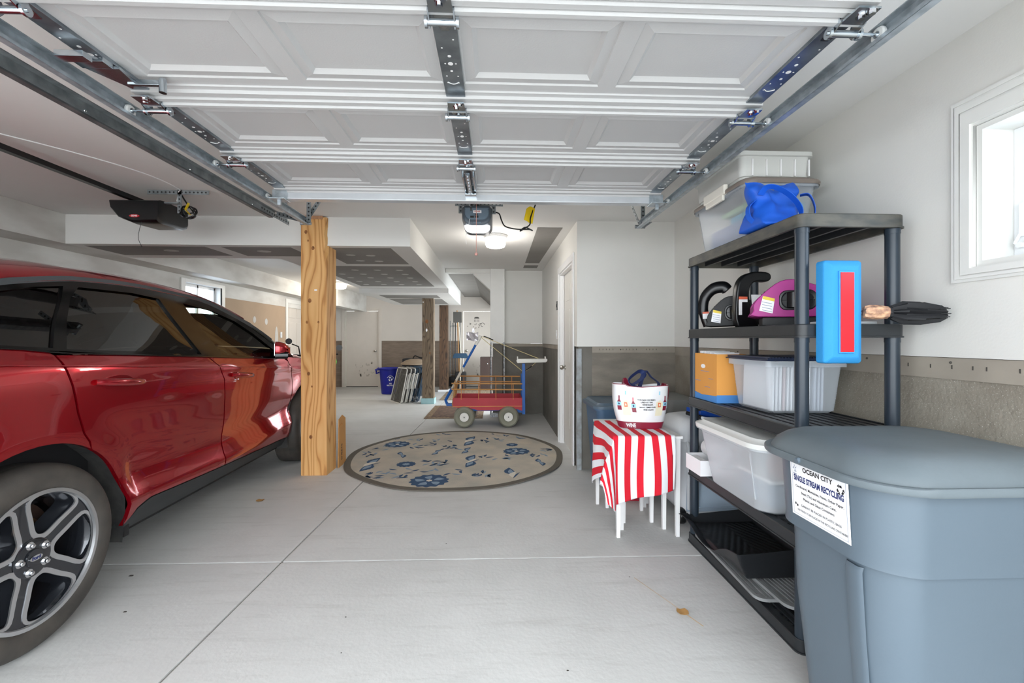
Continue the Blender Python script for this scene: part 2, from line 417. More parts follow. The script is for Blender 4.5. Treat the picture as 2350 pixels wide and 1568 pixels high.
b.box(0.835, dy1 - .04, 0, .85, dy1 - .0205, dh - .021); b.build('door_frame', 'white', d1)
b = MB(); b.lathe([(0, -.065), (.022, -.062), (.029, -.045), (.024, -.03), (.012, -.022), (.012, -.008), (.03, -.006), (.031, 0), (0, 0)], (0.855, dy1 - .10, .93), 20, 'X'); b.build('knob', 'nickel', d1)
# niche wall with pilaster and header
b = MB(); b.box(0.0, 7.3, DW, .95, 7.42, CZ); b.mi = 1; b.box(0.0, 7.315, 0, .95, 7.42, DW - .03); b.mi = 2; b.box(0.0, 7.305, DW - .05, .95, 7.42, DW - .002)
b.mi = 3; b.box(0.18, 7.29, 0, 0.8, 7.315, .02)
struct(b.build('wall_niche', ['drywall', 'cementdark', 'boardstrip', 'joint']))
b = MB(); b.box(-.07, 7.12, DW, .165, 7.42, CZ, .003); b.mi = 1; b.box(-.03, 7.15, 0, .13, 7.42, DW)
struct(b.build('trim_2', ['trim', 'cementdark']), 'white boxed column at the end of the niche wall')
M['splash'] = mat('paint_splashed_zinc', '#d3d4d4', 0.6, 0.2, col2='#8d9398', vscale=40)
b = MB()
for x in (-.062, .15):
    b.box(x - .012, 7.115, 0.0, x + .016, 7.123, DW + .02); b.box(x - .012, 7.115, 0.0, x - .004, 7.16, DW)
b.box(-.075, 7.10, 0, .165, 7.14, .07)
struct(b.build('trim_3', 'splash'), 'paint splashed metal corner beads under the white column')
b = MB(); b.box(-.795, 7.125, CZ - .065, -.072, 7.25, CZ - .001)
b.prism([(-.36, CZ - .065), (-.07, CZ - .065), (-.07, 2.08)], 7.16, 7.35, 'XZ')
struct(b.build('trim_4', 'trim'), 'white header strip and slanted stair underside beside the column')
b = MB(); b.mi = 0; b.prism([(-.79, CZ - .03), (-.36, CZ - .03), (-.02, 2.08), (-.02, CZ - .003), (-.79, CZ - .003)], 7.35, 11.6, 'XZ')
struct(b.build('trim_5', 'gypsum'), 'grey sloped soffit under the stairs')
# back wall
BY = 11.72
def wallxz(b, x0, x1, z0, z1, holes, y0, y1):
    xs = sorted({x0, x1} | {h[0] for h in holes} | {h[1] for h in holes})
    for a, c in zip(xs[:-1], xs[1:]):
        if any(h[0] <= a and c <= h[1] for h in holes): 
            t = max(h[2] for h in holes if h[0] <= a and c <= h[1])
            if t < z1: b.box(a, y0, max(t, z0), c, y1, z1)
        else: b.box(a, y0, z0, c, y1, z1)
holes = [(-3.97, -3.07, 2.05), (-.86, -0.02, 2.05)]
b = MB(); wallxz(b, -4.6, .9, DW + .03, CZ + .1, holes, BY, BY + .15)
b.mi = 1; wallxz(b, -4.6, .9, 0, DW + .03, holes, BY + .02, BY + .15)
M['backpaint'] = mat('back_wall_paint', '#d3cdc5', 0.75, var=0.06, vscale=1.5)
struct(b.build('wall_back', ['backpaint', 'brownboard']))
def flatdoor(name, x0, x1, label, knobx, stickers=False):
    b = MB(); b.box(x0 + .03, BY + .03, .02, x1 - .03, BY + .07, 2.02, .002)
    b.mi = 1
    rr = random.Random(3)
    for k in range(26):
        x = x0 + .25 + rr.random() * .5; z = .28 + rr.random() ** 1.6 * .35
        b.box(x, BY + .0285, z, x + .01 + .03 * rr.random(), BY + .031, z + .01 + .05 * rr.random())
    d = struct(b.build(name, ['backdoor', 'scuff']), label)
    b = MB(); 
    for a, c in ((x0 - .07, x0 + .0), (x1, x1 + .07)): b.box(a, BY - .015, 0, c, BY - .001, 2.05)
    b.box(x0 - .07, BY - .015, 2.05, x1 + .07, BY - .001, 2.12)
    b.box(x0 + .001, BY, 0, x0 + .025, BY + .09, 2.024); b.box(x1 - .025, BY, 0, x1 - .001, BY + .09, 2.024); b.box(x0 + .001, BY, 2.025, x1 - .001, BY + .09, 2.049)
    b.build('door_frame', 'backdoor', d)
    b = MB(); b.lathe([(0, -.07), (.03, -.06), (.03, -.04), (.012, -.03), (.012, -.01), (.032, 0)], (knobx, BY + .03, .96), 14, 'Y'); b.build('knob', 'nickel', d)
    b = MB(); b.box(x0 + .03, BY + .032, .0, x1 - .03, BY + .06, .02); b.build('threshold', 'black', d)
    return d
M['backdoor'] = mat('grey_white_door_paint', '#d2cbc2', 0.55, var=0.03)
M['scuff'] = mat('faint_scuff', '#b9b2a9', 0.8)
flatdoor('door_2', -3.97, -3.07, 'flat white door in the back wall with scuffed lower half', -3.17)
d3 = flatdoor('door_3', -.86, -.02, 'flat door half hidden behind the white column with small dark stickers', -.75)
b = MB(); y = BY + .027
b.prism([(-.48 + .07 * math.cos(t), 1.83 + .045 * math.sin(t)) for t in [k * PI / 8 for k in range(9)]], y, y + .003, 'XZ')
for k in range(4): b.box(-.55 + k * .04, y, 1.74, -.54 + k * .04, y + .003, 1.80)
rr = random.Random(5)
for k in range(14):
    x = -.72 + .33 * rr.random(); z = 1.56 + .13 * rr.random(); t = rr.random() * 3
    b.tube([(x, y, z), (x + .03 * math.cos(t), y, z + .03 * math.sin(t))], .006, 4)
b.tube([(-.32 + .05 * math.cos(k), y, 1.66 + .05 * math.sin(k)) for k in [i * .6 for i in range(9)]], .006, 4)
b.build('stickers', 'stain', d3)
# left wall: window opening, door, upper band, tan board
LX = -4.25
b = MB()
W2 = (6.15, 6.95, 1.5, 2.06)
for (y0, z0, y1, z1) in ((-.4, 1.93, W2[0], CZ), (W2[1], 1.93, 12.2, CZ), (W2[0], W2[3], W2[1], CZ), (-.4, 1.55, 5.3, 1.93)): b.box(LX - .15, y0, z0, LX, y1, z1)
b.mi = 1
for (y0, z0, y1, z1) in ((5.3, DW, W2[0], 1.93), (W2[1], DW, 9.05, 1.93), (W2[0], DW, W2[1], W2[2])): b.box(LX - .15, y0, z0, LX - .004, y1, z1)
b.mi = 0; b.box(LX - .15, -.4, DW, LX, 5.3, 1.55); b.box(LX - .15, 10.0, DW, LX, 12.2, 1.93)
b.mi = 2; b.box(LX - .15, -.4, 0, LX - .015, 9.05, DW); b.box(LX - .15, 10.0, 0, LX - .015, 12.2, DW)
b.mi = 3
for y, z, w, h in ((7.45, 1.5, .2, .3), (7.9, 1.62, .1, .12), (8.3, 1.6, .1, .12), (8.68, 1.25, .12, .55)): b.prism([(y + w * .5 * math.cos(t), z + h * .5 * math.sin(t)) for t in [k * PI / 6 for k in range(12)]], LX - .003, LX - .001, 'YZ')
struct(b.build('wall_left', ['dirtypaint', 'tanboard', 'brownboard', 'bluegyp']))
b = MB()
for (y0, z0, y1, z1) in ((W2[0] - .08, W2[2] - .08, W2[0], W2[3] + .05), (W2[1], W2[2] - .08, W2[1] + .08, W2[3] + .05), (W2[0], W2[3], W2[1], W2[3] + .05), (W2[0], W2[2] - .08, W2[1], W2[2])): b.box(LX - .01, y0, z0, LX + .018, y1, z1, .003)
b.box(LX - .15, W2[0], W2[2], LX, W2[0] + .02, W2[3]); b.box(LX - .15, W2[1] - .02, W2[2], LX, W2[1], W2[3])
w2 = struct(b.build('window_2', 'trim'), 'small white window on the left wall behind the car roof')
b = MB()
for y in (W2[0] + .02, 6.52, W2[1] - .05): b.box(LX - .12, y, W2[2], LX - .08, y + .035, W2[3], .003)
b.box(LX - .12, W2[0], W2[3] - .04, LX - .08, W2[1], W2[3]); b.box(LX - .12, W2[0], W2[2], LX - .08, W2[1], W2[2] + .04); b.build('sash', 'whiteplastic', w2)
b = MB(); b.box(LX - .105, W2[0] + .02, W2[2], LX - .1, W2[1] - .02, W2[3]); b.build('pane', 'pane', w2)
b = MB(); b.box(LX - .06, 9.12, .01, LX - .02, 9.93, 2.02)
for z0, z1 in ((.2, .85), (.98, 1.62), (1.72, 1.92)):
    for y in (9.22, 9.58): b.box(LX - .022, y, z0, LX - .012, y + .26, z1, .004)
d4 = struct(b.build('door_4', 'backdoor'), 'white six panel door at the far end of the left wall')
b = MB()
for y in (9.04, 9.93): b.box(LX + .001, y, 0, LX + .015, y + .08, 2.02)
b.box(LX + .001, 9.04, 2.02, LX + .015, 10.01, 2.1); b.build('door_frame', 'trim', d4)
# soffits (boxed beams and ducts)
SZ = 2.15
b = MB(); b.box(LX, -.4, SZ, -3.94, 12.0, CZ, .003)
struct(b.build('trim_6', 'dirtypaint'), 'long boxed soffit along the left wall')
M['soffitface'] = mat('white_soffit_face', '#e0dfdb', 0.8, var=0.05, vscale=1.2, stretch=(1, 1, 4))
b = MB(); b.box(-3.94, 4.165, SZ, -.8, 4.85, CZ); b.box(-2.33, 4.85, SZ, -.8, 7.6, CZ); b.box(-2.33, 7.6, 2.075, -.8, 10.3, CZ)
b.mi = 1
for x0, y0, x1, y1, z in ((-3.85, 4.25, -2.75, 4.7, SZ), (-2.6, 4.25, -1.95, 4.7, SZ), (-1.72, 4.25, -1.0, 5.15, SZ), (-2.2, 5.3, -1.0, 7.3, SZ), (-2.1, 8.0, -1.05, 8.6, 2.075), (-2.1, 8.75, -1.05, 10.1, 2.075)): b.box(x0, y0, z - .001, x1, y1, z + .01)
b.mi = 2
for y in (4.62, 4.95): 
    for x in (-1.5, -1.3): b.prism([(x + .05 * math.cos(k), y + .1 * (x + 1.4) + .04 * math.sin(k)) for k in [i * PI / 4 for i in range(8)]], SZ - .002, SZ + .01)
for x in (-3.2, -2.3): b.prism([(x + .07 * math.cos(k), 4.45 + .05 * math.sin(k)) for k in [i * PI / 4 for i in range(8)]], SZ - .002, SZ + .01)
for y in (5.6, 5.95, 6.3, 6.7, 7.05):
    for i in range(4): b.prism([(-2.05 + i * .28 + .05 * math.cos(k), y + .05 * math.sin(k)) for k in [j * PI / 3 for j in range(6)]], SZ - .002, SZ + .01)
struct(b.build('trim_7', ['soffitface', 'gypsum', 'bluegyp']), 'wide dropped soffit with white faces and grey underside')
b = MB(); b.box(-3.62, 9.6, 2.0, -3.4, 12, CZ); 
struct(b.build('trim_8', 'dirtypaint'), 'small boxed duct near the far lamp')
# garage front: pier left of the open door and the header over it
b = MB(); b.box(-1.50, -.4, 0, -1.42, -.25, 2.2); b.box(-4.6, -.4, 2.2, 2.0, -.25, CZ)
struct(b.build('wall_front', 'drywall'))
b = MB(); b.box(.60, 10.9, .0, .9, 12.0, 2.4); struct(b.build('wall_stair', 'drywall'))
# small wall fittings
def plate(name, label, loc, cat='switch', ax='X', w=.07, h=.115, parts=1, m='whiteplastic'):
    t = thing(name, label, cat, loc)
    b = MB()
    if ax == 'X': b.box(-.006, -w / 2, -h / 2, 0, w / 2, h / 2, .002)
    else: b.box(0, -w / 2, -h / 2, .006, w / 2, h / 2, .002)
    b.build('cover_plate', m, t)
    b = MB(); s = -1 if ax == 'X' else 1
    b.box(min(s * .012, s * .004), -.01, -.02, max(s * .012, s * .004), .01, .02, .002); b.build('toggle', m, t)
    return t
plate('light_switch', 'white light switch beside the side door on the upper wall', (.8, 5.58, 1.33))
plate('door_opener_button', 'dark wall control mounted beside the top half of the side door', (.8, 5.55, 1.70), 'wall control', m='black')
plate('wall_outlet', 'white outlet cover on the tan left wall near the panelled door', (LX, 8.86, 1.36), 'outlet', 'Y')
# ---------------------------------------------------------------- lamps
M['lampglow'] = emit('lit_lamp_glass', '#fffaf0', 7)
M['lampglow2'] = emit('lit_opener_lens', '#fbfdff', 2.2)
def ceiling_lamp(label, loc, power, col=(1, .96, .9)):
    t = thing('ceiling_lamp', label, 'lamp', loc, 0, None)
    b = MB(); b.lathe([(0, 0), (.125, 0), (.13, -.01), (.12, -.03), (.09, -.034), (0, -.034)], n=32); b.build('lamp_base', 'white', t)
    b = MB(); b.lathe([(.085, -.034), (.105, -.036), (.112, -.055), (.112, -.10), (.10, -.125), (.06, -.137), (0, -.14)], n=32); g = b.build('lamp_shade', 'lampglow', t)
    ld = bpy.data.lights.new('lamp_light', 'POINT'); ld.energy = power; ld.color = col; ld.shadow_soft_size = 0.11
    lo = bpy.data.objects.new('lamp_light', ld); C.objects.link(lo); lo.parent = t; lo.location = (0, 0, -.27)
    return t
ceiling_lamp('round white drum lamp glowing on the ceiling just behind the grey door opener', (.01, 4.83, CZ), LAMP_NEAR)
ceiling_lamp('small glowing drum lamp far back beyond the wooden post', (-3.1, 8.9, CZ), LAMP_FAR, (1, .9, .78))

# ---------------------------------------------------------------- raised garage door
CX0, HWD = -.15, 1.22
ZD = 2.222
SEC = .533
gd = thing('garage_door', 'white sectional garage door raised flat under the ceiling', 'garage door', (CX0, 2.84, ZD))
def section(Y0):
    b = MB()
    X0, X1 = CX0 - HWD, CX0 + HWD
    # slab with ribs at its far edge
    prof = [(Y0, ZD + .04), (Y0, ZD - .004), (Y0 + .012, ZD - .004), (Y0 + .014, ZD), (Y0 + .428, ZD), (Y0 + .43, ZD - .006), (Y0 + .452, ZD - .006), (Y0 + .455, ZD - .018), (Y0 + .478, ZD - .018), (Y0 + .48, ZD - .012), (Y0 + .484, ZD - .012), (Y0 + .487, ZD - .026), (Y0 + .506, ZD - .026), (Y0 + .508, ZD - .021), (Y0 + .512, ZD - .021), (Y0 + .515, ZD - .034), (Y0 + .530, ZD - .034), (Y0 + .530, ZD + .04)]
    px = [(c - .25, c + .25) for c in (CX0 - .855, CX0 - .29, CX0 + .29, CX0 + .855)]
    py = (Y0 + .05, Y0 + .385)
    # ends and profile strips, leaving the panel field open between y .014 and .428
    segs = [(prof[:4], True), (prof[4:], True)]
    for pr, _ in segs: b.loft([[Vector((x, p[0], p[1])) for p in pr] for x in (X0, X1)], closed=False)
    for x in (X0, X1): b.face([(x, p[0], p[1]) for p in prof])
    b.face([(X0, prof[0][0], prof[0][1]), (X1, prof[0][0], prof[0][1]), (X1, prof[-1][0], prof[-1][1]), (X0, prof[-1][0], prof[-1][1])])
    ya, yb = prof[3][0], prof[4][0]
    xs = [X0] + [v for p in px for v in p] + [X1]
    for i in range(0, len(xs), 2): b.face([(xs[i], ya, ZD), (xs[i + 1], ya, ZD), (xs[i + 1], yb, ZD), (xs[i], yb, ZD)])
    for (x0, x1) in px:
        b.face([(x0, ya, ZD), (x1, ya, ZD), (x1, py[0], ZD), (x0, py[0], ZD)]); b.face([(x0, py[1], ZD), (x1, py[1], ZD), (x1, yb, ZD), (x0, yb, ZD)])
        rg = []
        for ins, dz in ((0, 0), (.004, .006), (.036, .0), (.040, -.001), (.054, .012), (.058, .012)):
            rg.append([Vector((x0 + ins, py[0] + ins, ZD + dz)), Vector((x1 - ins, py[0] + ins, ZD + dz)), Vector((x1 - ins, py[1] - ins, ZD + dz)), Vector((x0 + ins, py[1] - ins, ZD + dz))])
        b.loft(rg, cap1=True)
    o = b.build('door_section', 'doorwhite', gd, world=True, smooth=0)
Y_TOP = 2.842
for k in range(5): section(Y_TOP - SEC * (k + 1))
def holes_mat():
    m = mat('stile_steel', '#a5adb3', 0.28, .8, col2='#6d757c', vscale=6, stretch=(1, 1.2, 1))
    return m
M['stile'] = holes_mat(); M['hole'] = mat('punched_hole', '#2a2c2e', .6)
M['holelight'] = mat('white_hole', '#e8e8e8', .5)
# centre and end stiles with punched holes, bolts and hinges
for (x, w) in ((CX0, .037), (CX0 - HWD + .037, .033), (CX0 + HWD - .037, .033)):
    for k in range(4):
        y1 = Y_TOP - SEC * k; y0 = y1 - SEC
        b = MB(); b.box(x - w, y0 + .012, ZD - .012, x + w, y1 - .035, ZD + .002, .002)
        b.mi = 1
        for j, (dx, dy, r) in enumerate(((0, .21, .006), (0, .25, .009), (0, .29, .005), (-.018, .25, .003), (.018, .25, .003), (-.02, .32, .003), (.02, .32, .003), (-.02, .36, .003), (.02, .36, .003), (-.02, .17, .003), (.02, .13, .003))): b.cyl((x + dx, y0 + dy, ZD - .0125), (x + dx, y0 + dy, ZD - .0105), r, n=10)
        b.tube([(x - .02 + .04 * t, y0 + .355 + .012 * math.sin(PI * t), ZD - .013) for t in [q / 6 for q in range(7)]], .0016, 5)
        b.build('stile', ['stile', 'holelight'], gd, world=True)
    for k in range(1, 4):
        ys = Y_TOP - SEC * k
        b = MB()
        b.prism([(x - .032, ys - .085), (x + .032, ys - .085), (x + .034, ys - .02), (x - .034, ys - .02)], ZD - .040, ZD - .034)
        b.prism([(x - .03, ys + .015), (x + .03, ys + .015), (x + .012, ys + .085), (x - .012, ys + .085)], ZD - .016, ZD - .012)
        for s in (-1, 1): b.prism([(ys - .03, ZD - .04), (ys + .02, ZD - .058), (ys + .032, ZD - .04), (ys + .02, ZD - .012), (ys - .02, ZD - .012)], x + s * .036 - .002, x + s * .036 + .002, 'YZ')
        b.cyl((x - .045, ys + .008, ZD - .047), (x + .045, ys + .008, ZD - .047), .010, n=14)
        for dx in (-.045, .045): b.cyl((x + dx - .004, ys + .008, ZD - .047), (x + dx + .004, ys + .008, ZD - .047), .016, n=14)
        b.build('hinge', 'shinysteel', gd, world=True)
        b = MB()
        for dx, dy, z in ((-.0, -.055, ZD - .04), (0, .055, ZD - .016), (0.014, -.075, ZD - .04)): b.cyl((x + dx, ys + dy, z), (x + dx, ys + dy, z - .010), .009, n=6); b.cyl((x + dx, ys + dy, z), (x + dx, ys + dy, z - .003), .014, n=12)
        b.build('bolts', 'chrome', gd, world=True)
# rollers
for s in (-1, 1):
    xe = CX0 + s * HWD
    for k in range(0, 4):
        ys = Y_TOP - SEC * k + (.008 if k else -.01)
        b = MB(); b.cyl((xe - s * .09, ys, ZD - .047), (xe + s * .065, ys, ZD - .047), .0055, n=10)
        b.mi = 1; b.lathe([(.0, -.007), (.020, -.007), (.023, -.003), (.023, .003), (.020, .007), (0, .007)], (xe + s * .072, ys, ZD - .047), 20, 'X')
        b.mi = 0; b.lathe([(.0, -.009), (.010, -.009), (.010, .009), (0, .009)], (xe + s * .072, ys, ZD - .047), 14, 'X')
        b.build('roller', ['shinysteel', 'nylon'], gd, world=True)
    b = MB(); b.box(xe - s * .02 - .045, Y_TOP - .05, ZD - .07, xe - s * .02 + .045, Y_TOP - .03, ZD - .01, .002)
    b.box(xe - s * .02 - .045, Y_TOP - .09, ZD - .078, xe - s * .02 + .045, Y_TOP + .0, ZD - .072, .002)
    b.box(xe - s * .02 - .008, Y_TOP - .06, ZD - .11, xe - s * .02 + .012, Y_TOP - .045, ZD - .07)
    b.build('top_bracket', 'galv', gd, world=True)
# strut across the top edge
b = MB(); x0, x1 = CX0 - HWD + .01, CX0 + HWD - .02
b.prism([(Y_TOP - .005, ZD - .034), (Y_TOP - .005, ZD - .046), (Y_TOP + .004, ZD - .050), (Y_TOP + .004, ZD + .015), (Y_TOP + .06, ZD + .015), (Y_TOP + .06, ZD - .05), (Y_TOP + .064, ZD - .05), (Y_TOP + .064, ZD + .019), (Y_TOP + .0, ZD + .019), (Y_TOP, ZD - .03)][:0] or [(Y_TOP - .042, ZD - .064), (Y_TOP - .036, ZD - .068), (Y_TOP + .012, ZD - .068), (Y_TOP + .018, ZD - .064), (Y_TOP + .018, ZD + .0), (Y_TOP - .042, ZD + .0)], x0, x1, 'YZ', bev=.002)
b.build('strut', mat('bright_strut_steel', '#d2d6da', .3, .5, var=.08, vscale=9), gd, world=True)
# opener bracket at the top centre and its arm
b = MB(); x = CX0
for dx in (-.03, .03): b.box(x + dx - .004, Y_TOP - .37, ZD - .035, x + dx + .004, Y_TOP - .02, ZD - .005)
b.box(x - .012, Y_TOP - .42, ZD - .045, x + .012, Y_TOP - .04, ZD - .03); b.box(x - .035, Y_TOP - .12, ZD - .05, x + .035, Y_TOP - .02, ZD - .04, .002)
for k in range(7): b.cyl((x, Y_TOP - .4 + .05 * k, ZD - .045), (x, Y_TOP - .4 + .05 * k, ZD - .052), .007, n=8)
b.build('operator_bracket', 'shinysteel', gd, world=True)
# left edge: slide-lock bracket on the near section
b = MB(); xe = CX0 - HWD + .04
b.box(xe - .07, 1.50, ZD - .03, xe + .03, 1.54, ZD - .012, .002); b.box(xe - .07, 1.44, ZD - .05, xe + .02, 1.475, ZD - .03, .002)
b.prism([(xe - .06, 1.54), (xe + .05, 1.54), (xe + .035, 1.62), (xe - .0, 1.66)], ZD - .03, ZD - .02)
b.box(xe + .01, 1.62, ZD - .035, xe + .13, 1.635, ZD - .015, .002); b.cyl((xe + .13, 1.627, ZD - .06), (xe + .13, 1.627, ZD - .01), .012)
b.build('lock_bracket', 'shinysteel', gd, world=True)

# ---------------------------------------------------------------- tracks and hangers
def channel(b, x, z, y0, y1, s, w=.024, h=.052):
    """C track opening towards -s"""
    for a in (-h / 2, h / 2 - .003): b.box(min(x, x - s * w), y0, z + a, max(x, x - s * w), y1, z + a + .003)
    b.box(min(x, x + s * .003), y0, z - h / 2, max(x, x + s * .003), y1, z + h / 2)
    b.box(x - s * w - .0015, y0, z - h / 2, x - s * w + .0015, y1, z - h / 2 + .012)
def perf(b, p0, p1, w=.032, n=None, up=(1, 0, 0), th=.002, L=False):
    """perforated strap with dark slots"""
    p0, p1 = Vector(p0), Vector(p1); d = (p1 - p0).normalized()
    b.mi = 0; b.tube([p0, p1], .01, flat=(w / 2, th), up=up)
    a = Vector(up); a = (a - d * a.dot(d)).normalized(); c = d.cross(a)
    if L: b.tube([p0 + a * w / 2, p1 + a * w / 2], .01, flat=(w / 2, th), up=c)
    b.mi = 1; k = .018
    while k < (p1 - p0).length - .01:
        q = p0 + d * k
        b.cyl(q - c * (th + .0006), q + c * (th + .0006), w * .22, n=8); k += .030
    b.mi = 0
def track(name, label, x, z, y0, y1, s, m='galv'):
    t = thing(name, label, 'door track', (x, y1, z))
    b = MB(); channel(b, x, z, y0, y1, s); b.build('track_channel', m, t, world=True)
    b = MB(); b.box(min(x + s * .004, x + s * .034), y0, z + .02, max(x + s * .004, x + s * .034), y1 + .02, z + .024); b.box(x + s * .0045, y0, z - .02, x + s * .0075, y1 + .02, z + .022)
    b.build('track_angle', 'galvdark', t, world=True)
    for yy in [y0 + .6 * k for k in range(2, int((y1 - y0) / .6) + 1)]:
        b = MB(); b.ball((x + s * .006, yy, z - .012), .006, 4); b.build('rivet', 'chrome', t, world=True)
    return t
zt = ZD - .047
tr = track('door_track', 'right horizontal steel track carrying the rollers of the raised door', CX0 + HWD + .085, zt, .2, 3.42, 1)
b = MB(); xr = CX0 + HWD + .095
perf(b, (xr - .02, 3.40, zt), (xr - .12, 3.40, CZ - .01), up=(0, 1, 0)); perf(b, (xr + .0, 3.38, zt - .01), (xr, 3.38, CZ - .01)); perf(b, (xr + .02, 3.28, zt - .01), (xr + .02, 3.43, zt - .01), up=(1, 0, 0))
b.cyl((xr - .05, 3.42, zt - .01), (xr + .03, 3.42, zt - .01), .014, n=8)
b.build('hanger_strap', ['galvdark', 'hole'], tr, world=True)
tl = track('door_track', 'left horizontal steel track carrying the rollers of the raised door', CX0 - HWD - .085, zt, .2, 3.42, -1)
b = MB(); xl = CX0 - HWD - .095
perf(b, (xl + .02, 3.40, zt), (xl + .17, 3.40, CZ - .01)); perf(b, (xl + .05, 3.38, zt - .01), (xl + .05, 3.38, CZ - .01)); perf(b, (xl - .1, 3.2, zt + .0), (xl + .04, 3.43, zt), up=(0, 0, 1))
b.cyl((xl - .03, 3.42, zt - .01), (xl + .05, 3.42, zt - .01), .014, n=8)
b.build('hanger_strap', ['galvdark', 'hole'], tl, world=True)
M['galvshaded'] = mat('shade_darkened_steel', '#85888a', .4, .7, col2='#66696b', vscale=10)  # galvanised steel with the shade inside the channel put into its colour
t2 = track('door_track', 'steel track of the neighbouring bay, coloured dark for shade, running beside the left track', -1.635, ZD - .03, .0, 3.28, 1, 'galvshaded')
b = MB(); perf(b, (-1.63, 3.1, ZD - .03), (-1.60, 3.46, ZD - .05), up=(0, 0, 1)); perf(b, (-1.61, 3.42, ZD - .05), (-1.61, 3.42, CZ - .01)); b.build('hanger_strap', ['galvdark', 'hole'], t2, world=True)

# ---------------------------------------------------------------- door openers
M['opener_grey'] = mat('blue_grey_housing', '#4a545e', .35); M['opener_face'] = mat('smoky_blue_face', '#6f7f8d', .25)
op = thing('garage_door_opener', 'blue grey garage door opener with lit lens hanging over the rug', 'door opener', (-.135, 3.45, 2.42))
def rr_ring(x0, x1, z0, z1, y, r, n=5): return [Vector((p[0], y, p[1])) for p in rrect(x0, z0, x1, z1, r, n)]
b = MB(); cx = -.135
b.loft([rr_ring(cx - .095, cx + .095, 2.165, 2.285, 3.33, (.07, .015, .015, .07)), rr_ring(cx - .108, cx + .108, 2.145, 2.292, 3.345, (.07, .02, .02, .07)), rr_ring(cx - .118, cx + .118, 2.142, 2.295, 3.40, (.07, .02, .02, .07)), rr_ring(cx - .118, cx + .118, 2.15, 2.295, 3.70, (.06, .02, .02, .06))], cap0=True, cap1=True)
b.build('housing', 'opener_grey', op, world=True)
b = MB(); b.loft([rr_ring(cx - .088, cx + .088, 2.185, 2.262, 3.325, (.05, .01, .01, .05)), rr_ring(cx - .092, cx + .092, 2.182, 2.265, 3.332, (.05, .01, .01, .05))], cap0=True)
b.build('face_panel', 'opener_face', op, world=True)
b = MB(); b.box(cx - .09, 3.322, 2.262, cx + .09, 3.33, 2.272, .002); b.build('face_ridge', 'opener_face', op, world=True)
b = MB(); b.box(cx - .028, 3.3225, 2.232, cx + .035, 3.326, 2.253, .001); lb = b.build('label', 'paper', op, world=True)
lb['label'] = 'white rating label'
M['inkred'] = mat('red_ink', '#b8342e', .6)
t = text_mesh('GENIE', .016, .0003); t.transform(basis((cx + .0035, 3.3215, 2.2425), (1, 0, 0), (0, 0, 1))); b = MB(); b.merge(t); b.build('lettering', 'inkred', lb, world=True, smooth=0)
b = MB(); b.box(cx - .05, 3.321, 2.195, cx - .022, 3.326, 2.210, .001); b.box(cx - .015, 3.321, 2.195, cx + .012, 3.326, 2.212, .001); b.box(cx - .012, 3.321, 2.216, cx + .006, 3.326, 2.226); b.build('buttons', 'hole', op, world=True)
b = MB(); b.box(cx - .028, 3.33, 2.160, cx + .03, 3.338, 2.166); b.build('badge', 'opener_face', op, world=True)
b = MB(); b.loft([[Vector((p[0], p[1], z)) for p in rrect(cx - w, 3.352 + d, cx + w, 3.50, .04)] for z, w, d in ((2.15, .100, 0), (2.138, .096, .0), (2.126, .085, .01), (2.12, .07, .03))], cap1=True, cap0=True)
b.build('light_lens', 'lampglow2', op, world=True)
b = MB(); b.box(cx - .012, Y_TOP - .5, 2.305, cx + .012, 3.6, 2.33); b.build('rail', 'black', op, world=True)
b = MB()
perf(b, (cx - .17, 3.385, 2.318), (cx + .20, 3.385, 2.318), up=(0, 0, 1)); perf(b, (cx - .128, 3.40, 2.25), (cx - .128, 3.40, CZ)); perf(b, (cx + .128, 3.40, 2.245), (cx + .128, 3.40, CZ)); perf(b, (cx - .17, 3.402, CZ - .02), (cx + .2, 3.402, CZ - .02), up=(0, 0, 1))
b.build('hanger_strap', ['galvdark', 'hole'], op, world=True)
b = MB(); b.tube([(cx - .04, Y_TOP - .04, ZD - .05), (cx - .035, Y_TOP + .12, ZD - .04), (cx - .03, 3.05, 2.20), (cx - .03, 3.06, 2.17)], .006, 8); b.tube([(cx - .03, 3.06, 2.20), (cx - .015, 3.1, 2.26), (cx - .0, 3.14, 2.31)], .008, 8); b.box(cx - .02, 3.08, 2.27, cx + .03, 3.2, 2.33, .005); b.build('arm', 'black', op, world=True)
M['redrope'] = mat('red_white_cord', '#cf9a90', .8)
b = MB(); b.tube([(cx + .004, 3.15, 2.27), (cx + .003, 3.15, 1.9)], .0022, 6); b.ball((cx + .003, 3.15, 1.885), .012, 6); b.build('release_cord', ['redrope'], op, world=True)
b = MB(); b.tube([(cx - .055, 3.3, 2.18), (cx - .06, 3.28, 2.12), (cx - .078, 3.26, 2.04), (cx - .075, 3.26, 1.98)], .0016, 5, smooth=4); b.build('antenna_wire', 'paper', op, world=True)
b = MB()
b.tube([(cx + .12, 3.42, 2.27), (cx + .17, 3.4, 2.25), (cx + .19, 3.38, 2.19), (cx + .22, 3.36, 2.14), (cx + .31, 3.34, 2.115), (cx + .40, 3.34, 2.115), (cx + .425, 3.34, 2.105), (cx + .37, 3.34, 2.13), (cx + .33, 3.34, 2.10), (cx + .37, 3.34, 2.125), (cx + .405, 3.33, 2.15), (cx + .41, 3.34, 2.2), (cx + .43, 3.34, 2.26), (cx + .455, 3.36, 2.33), (cx + .455, 3.38, CZ)], .0052, 8, smooth=6)
b.box(cx + .43, 3.34, CZ - .025, cx + .48, 3.41, CZ, .004)
b.build('power_cord', 'black', op, world=True)
M['yellow'] = mat('yellow_tag', '#e3c21c', .45)
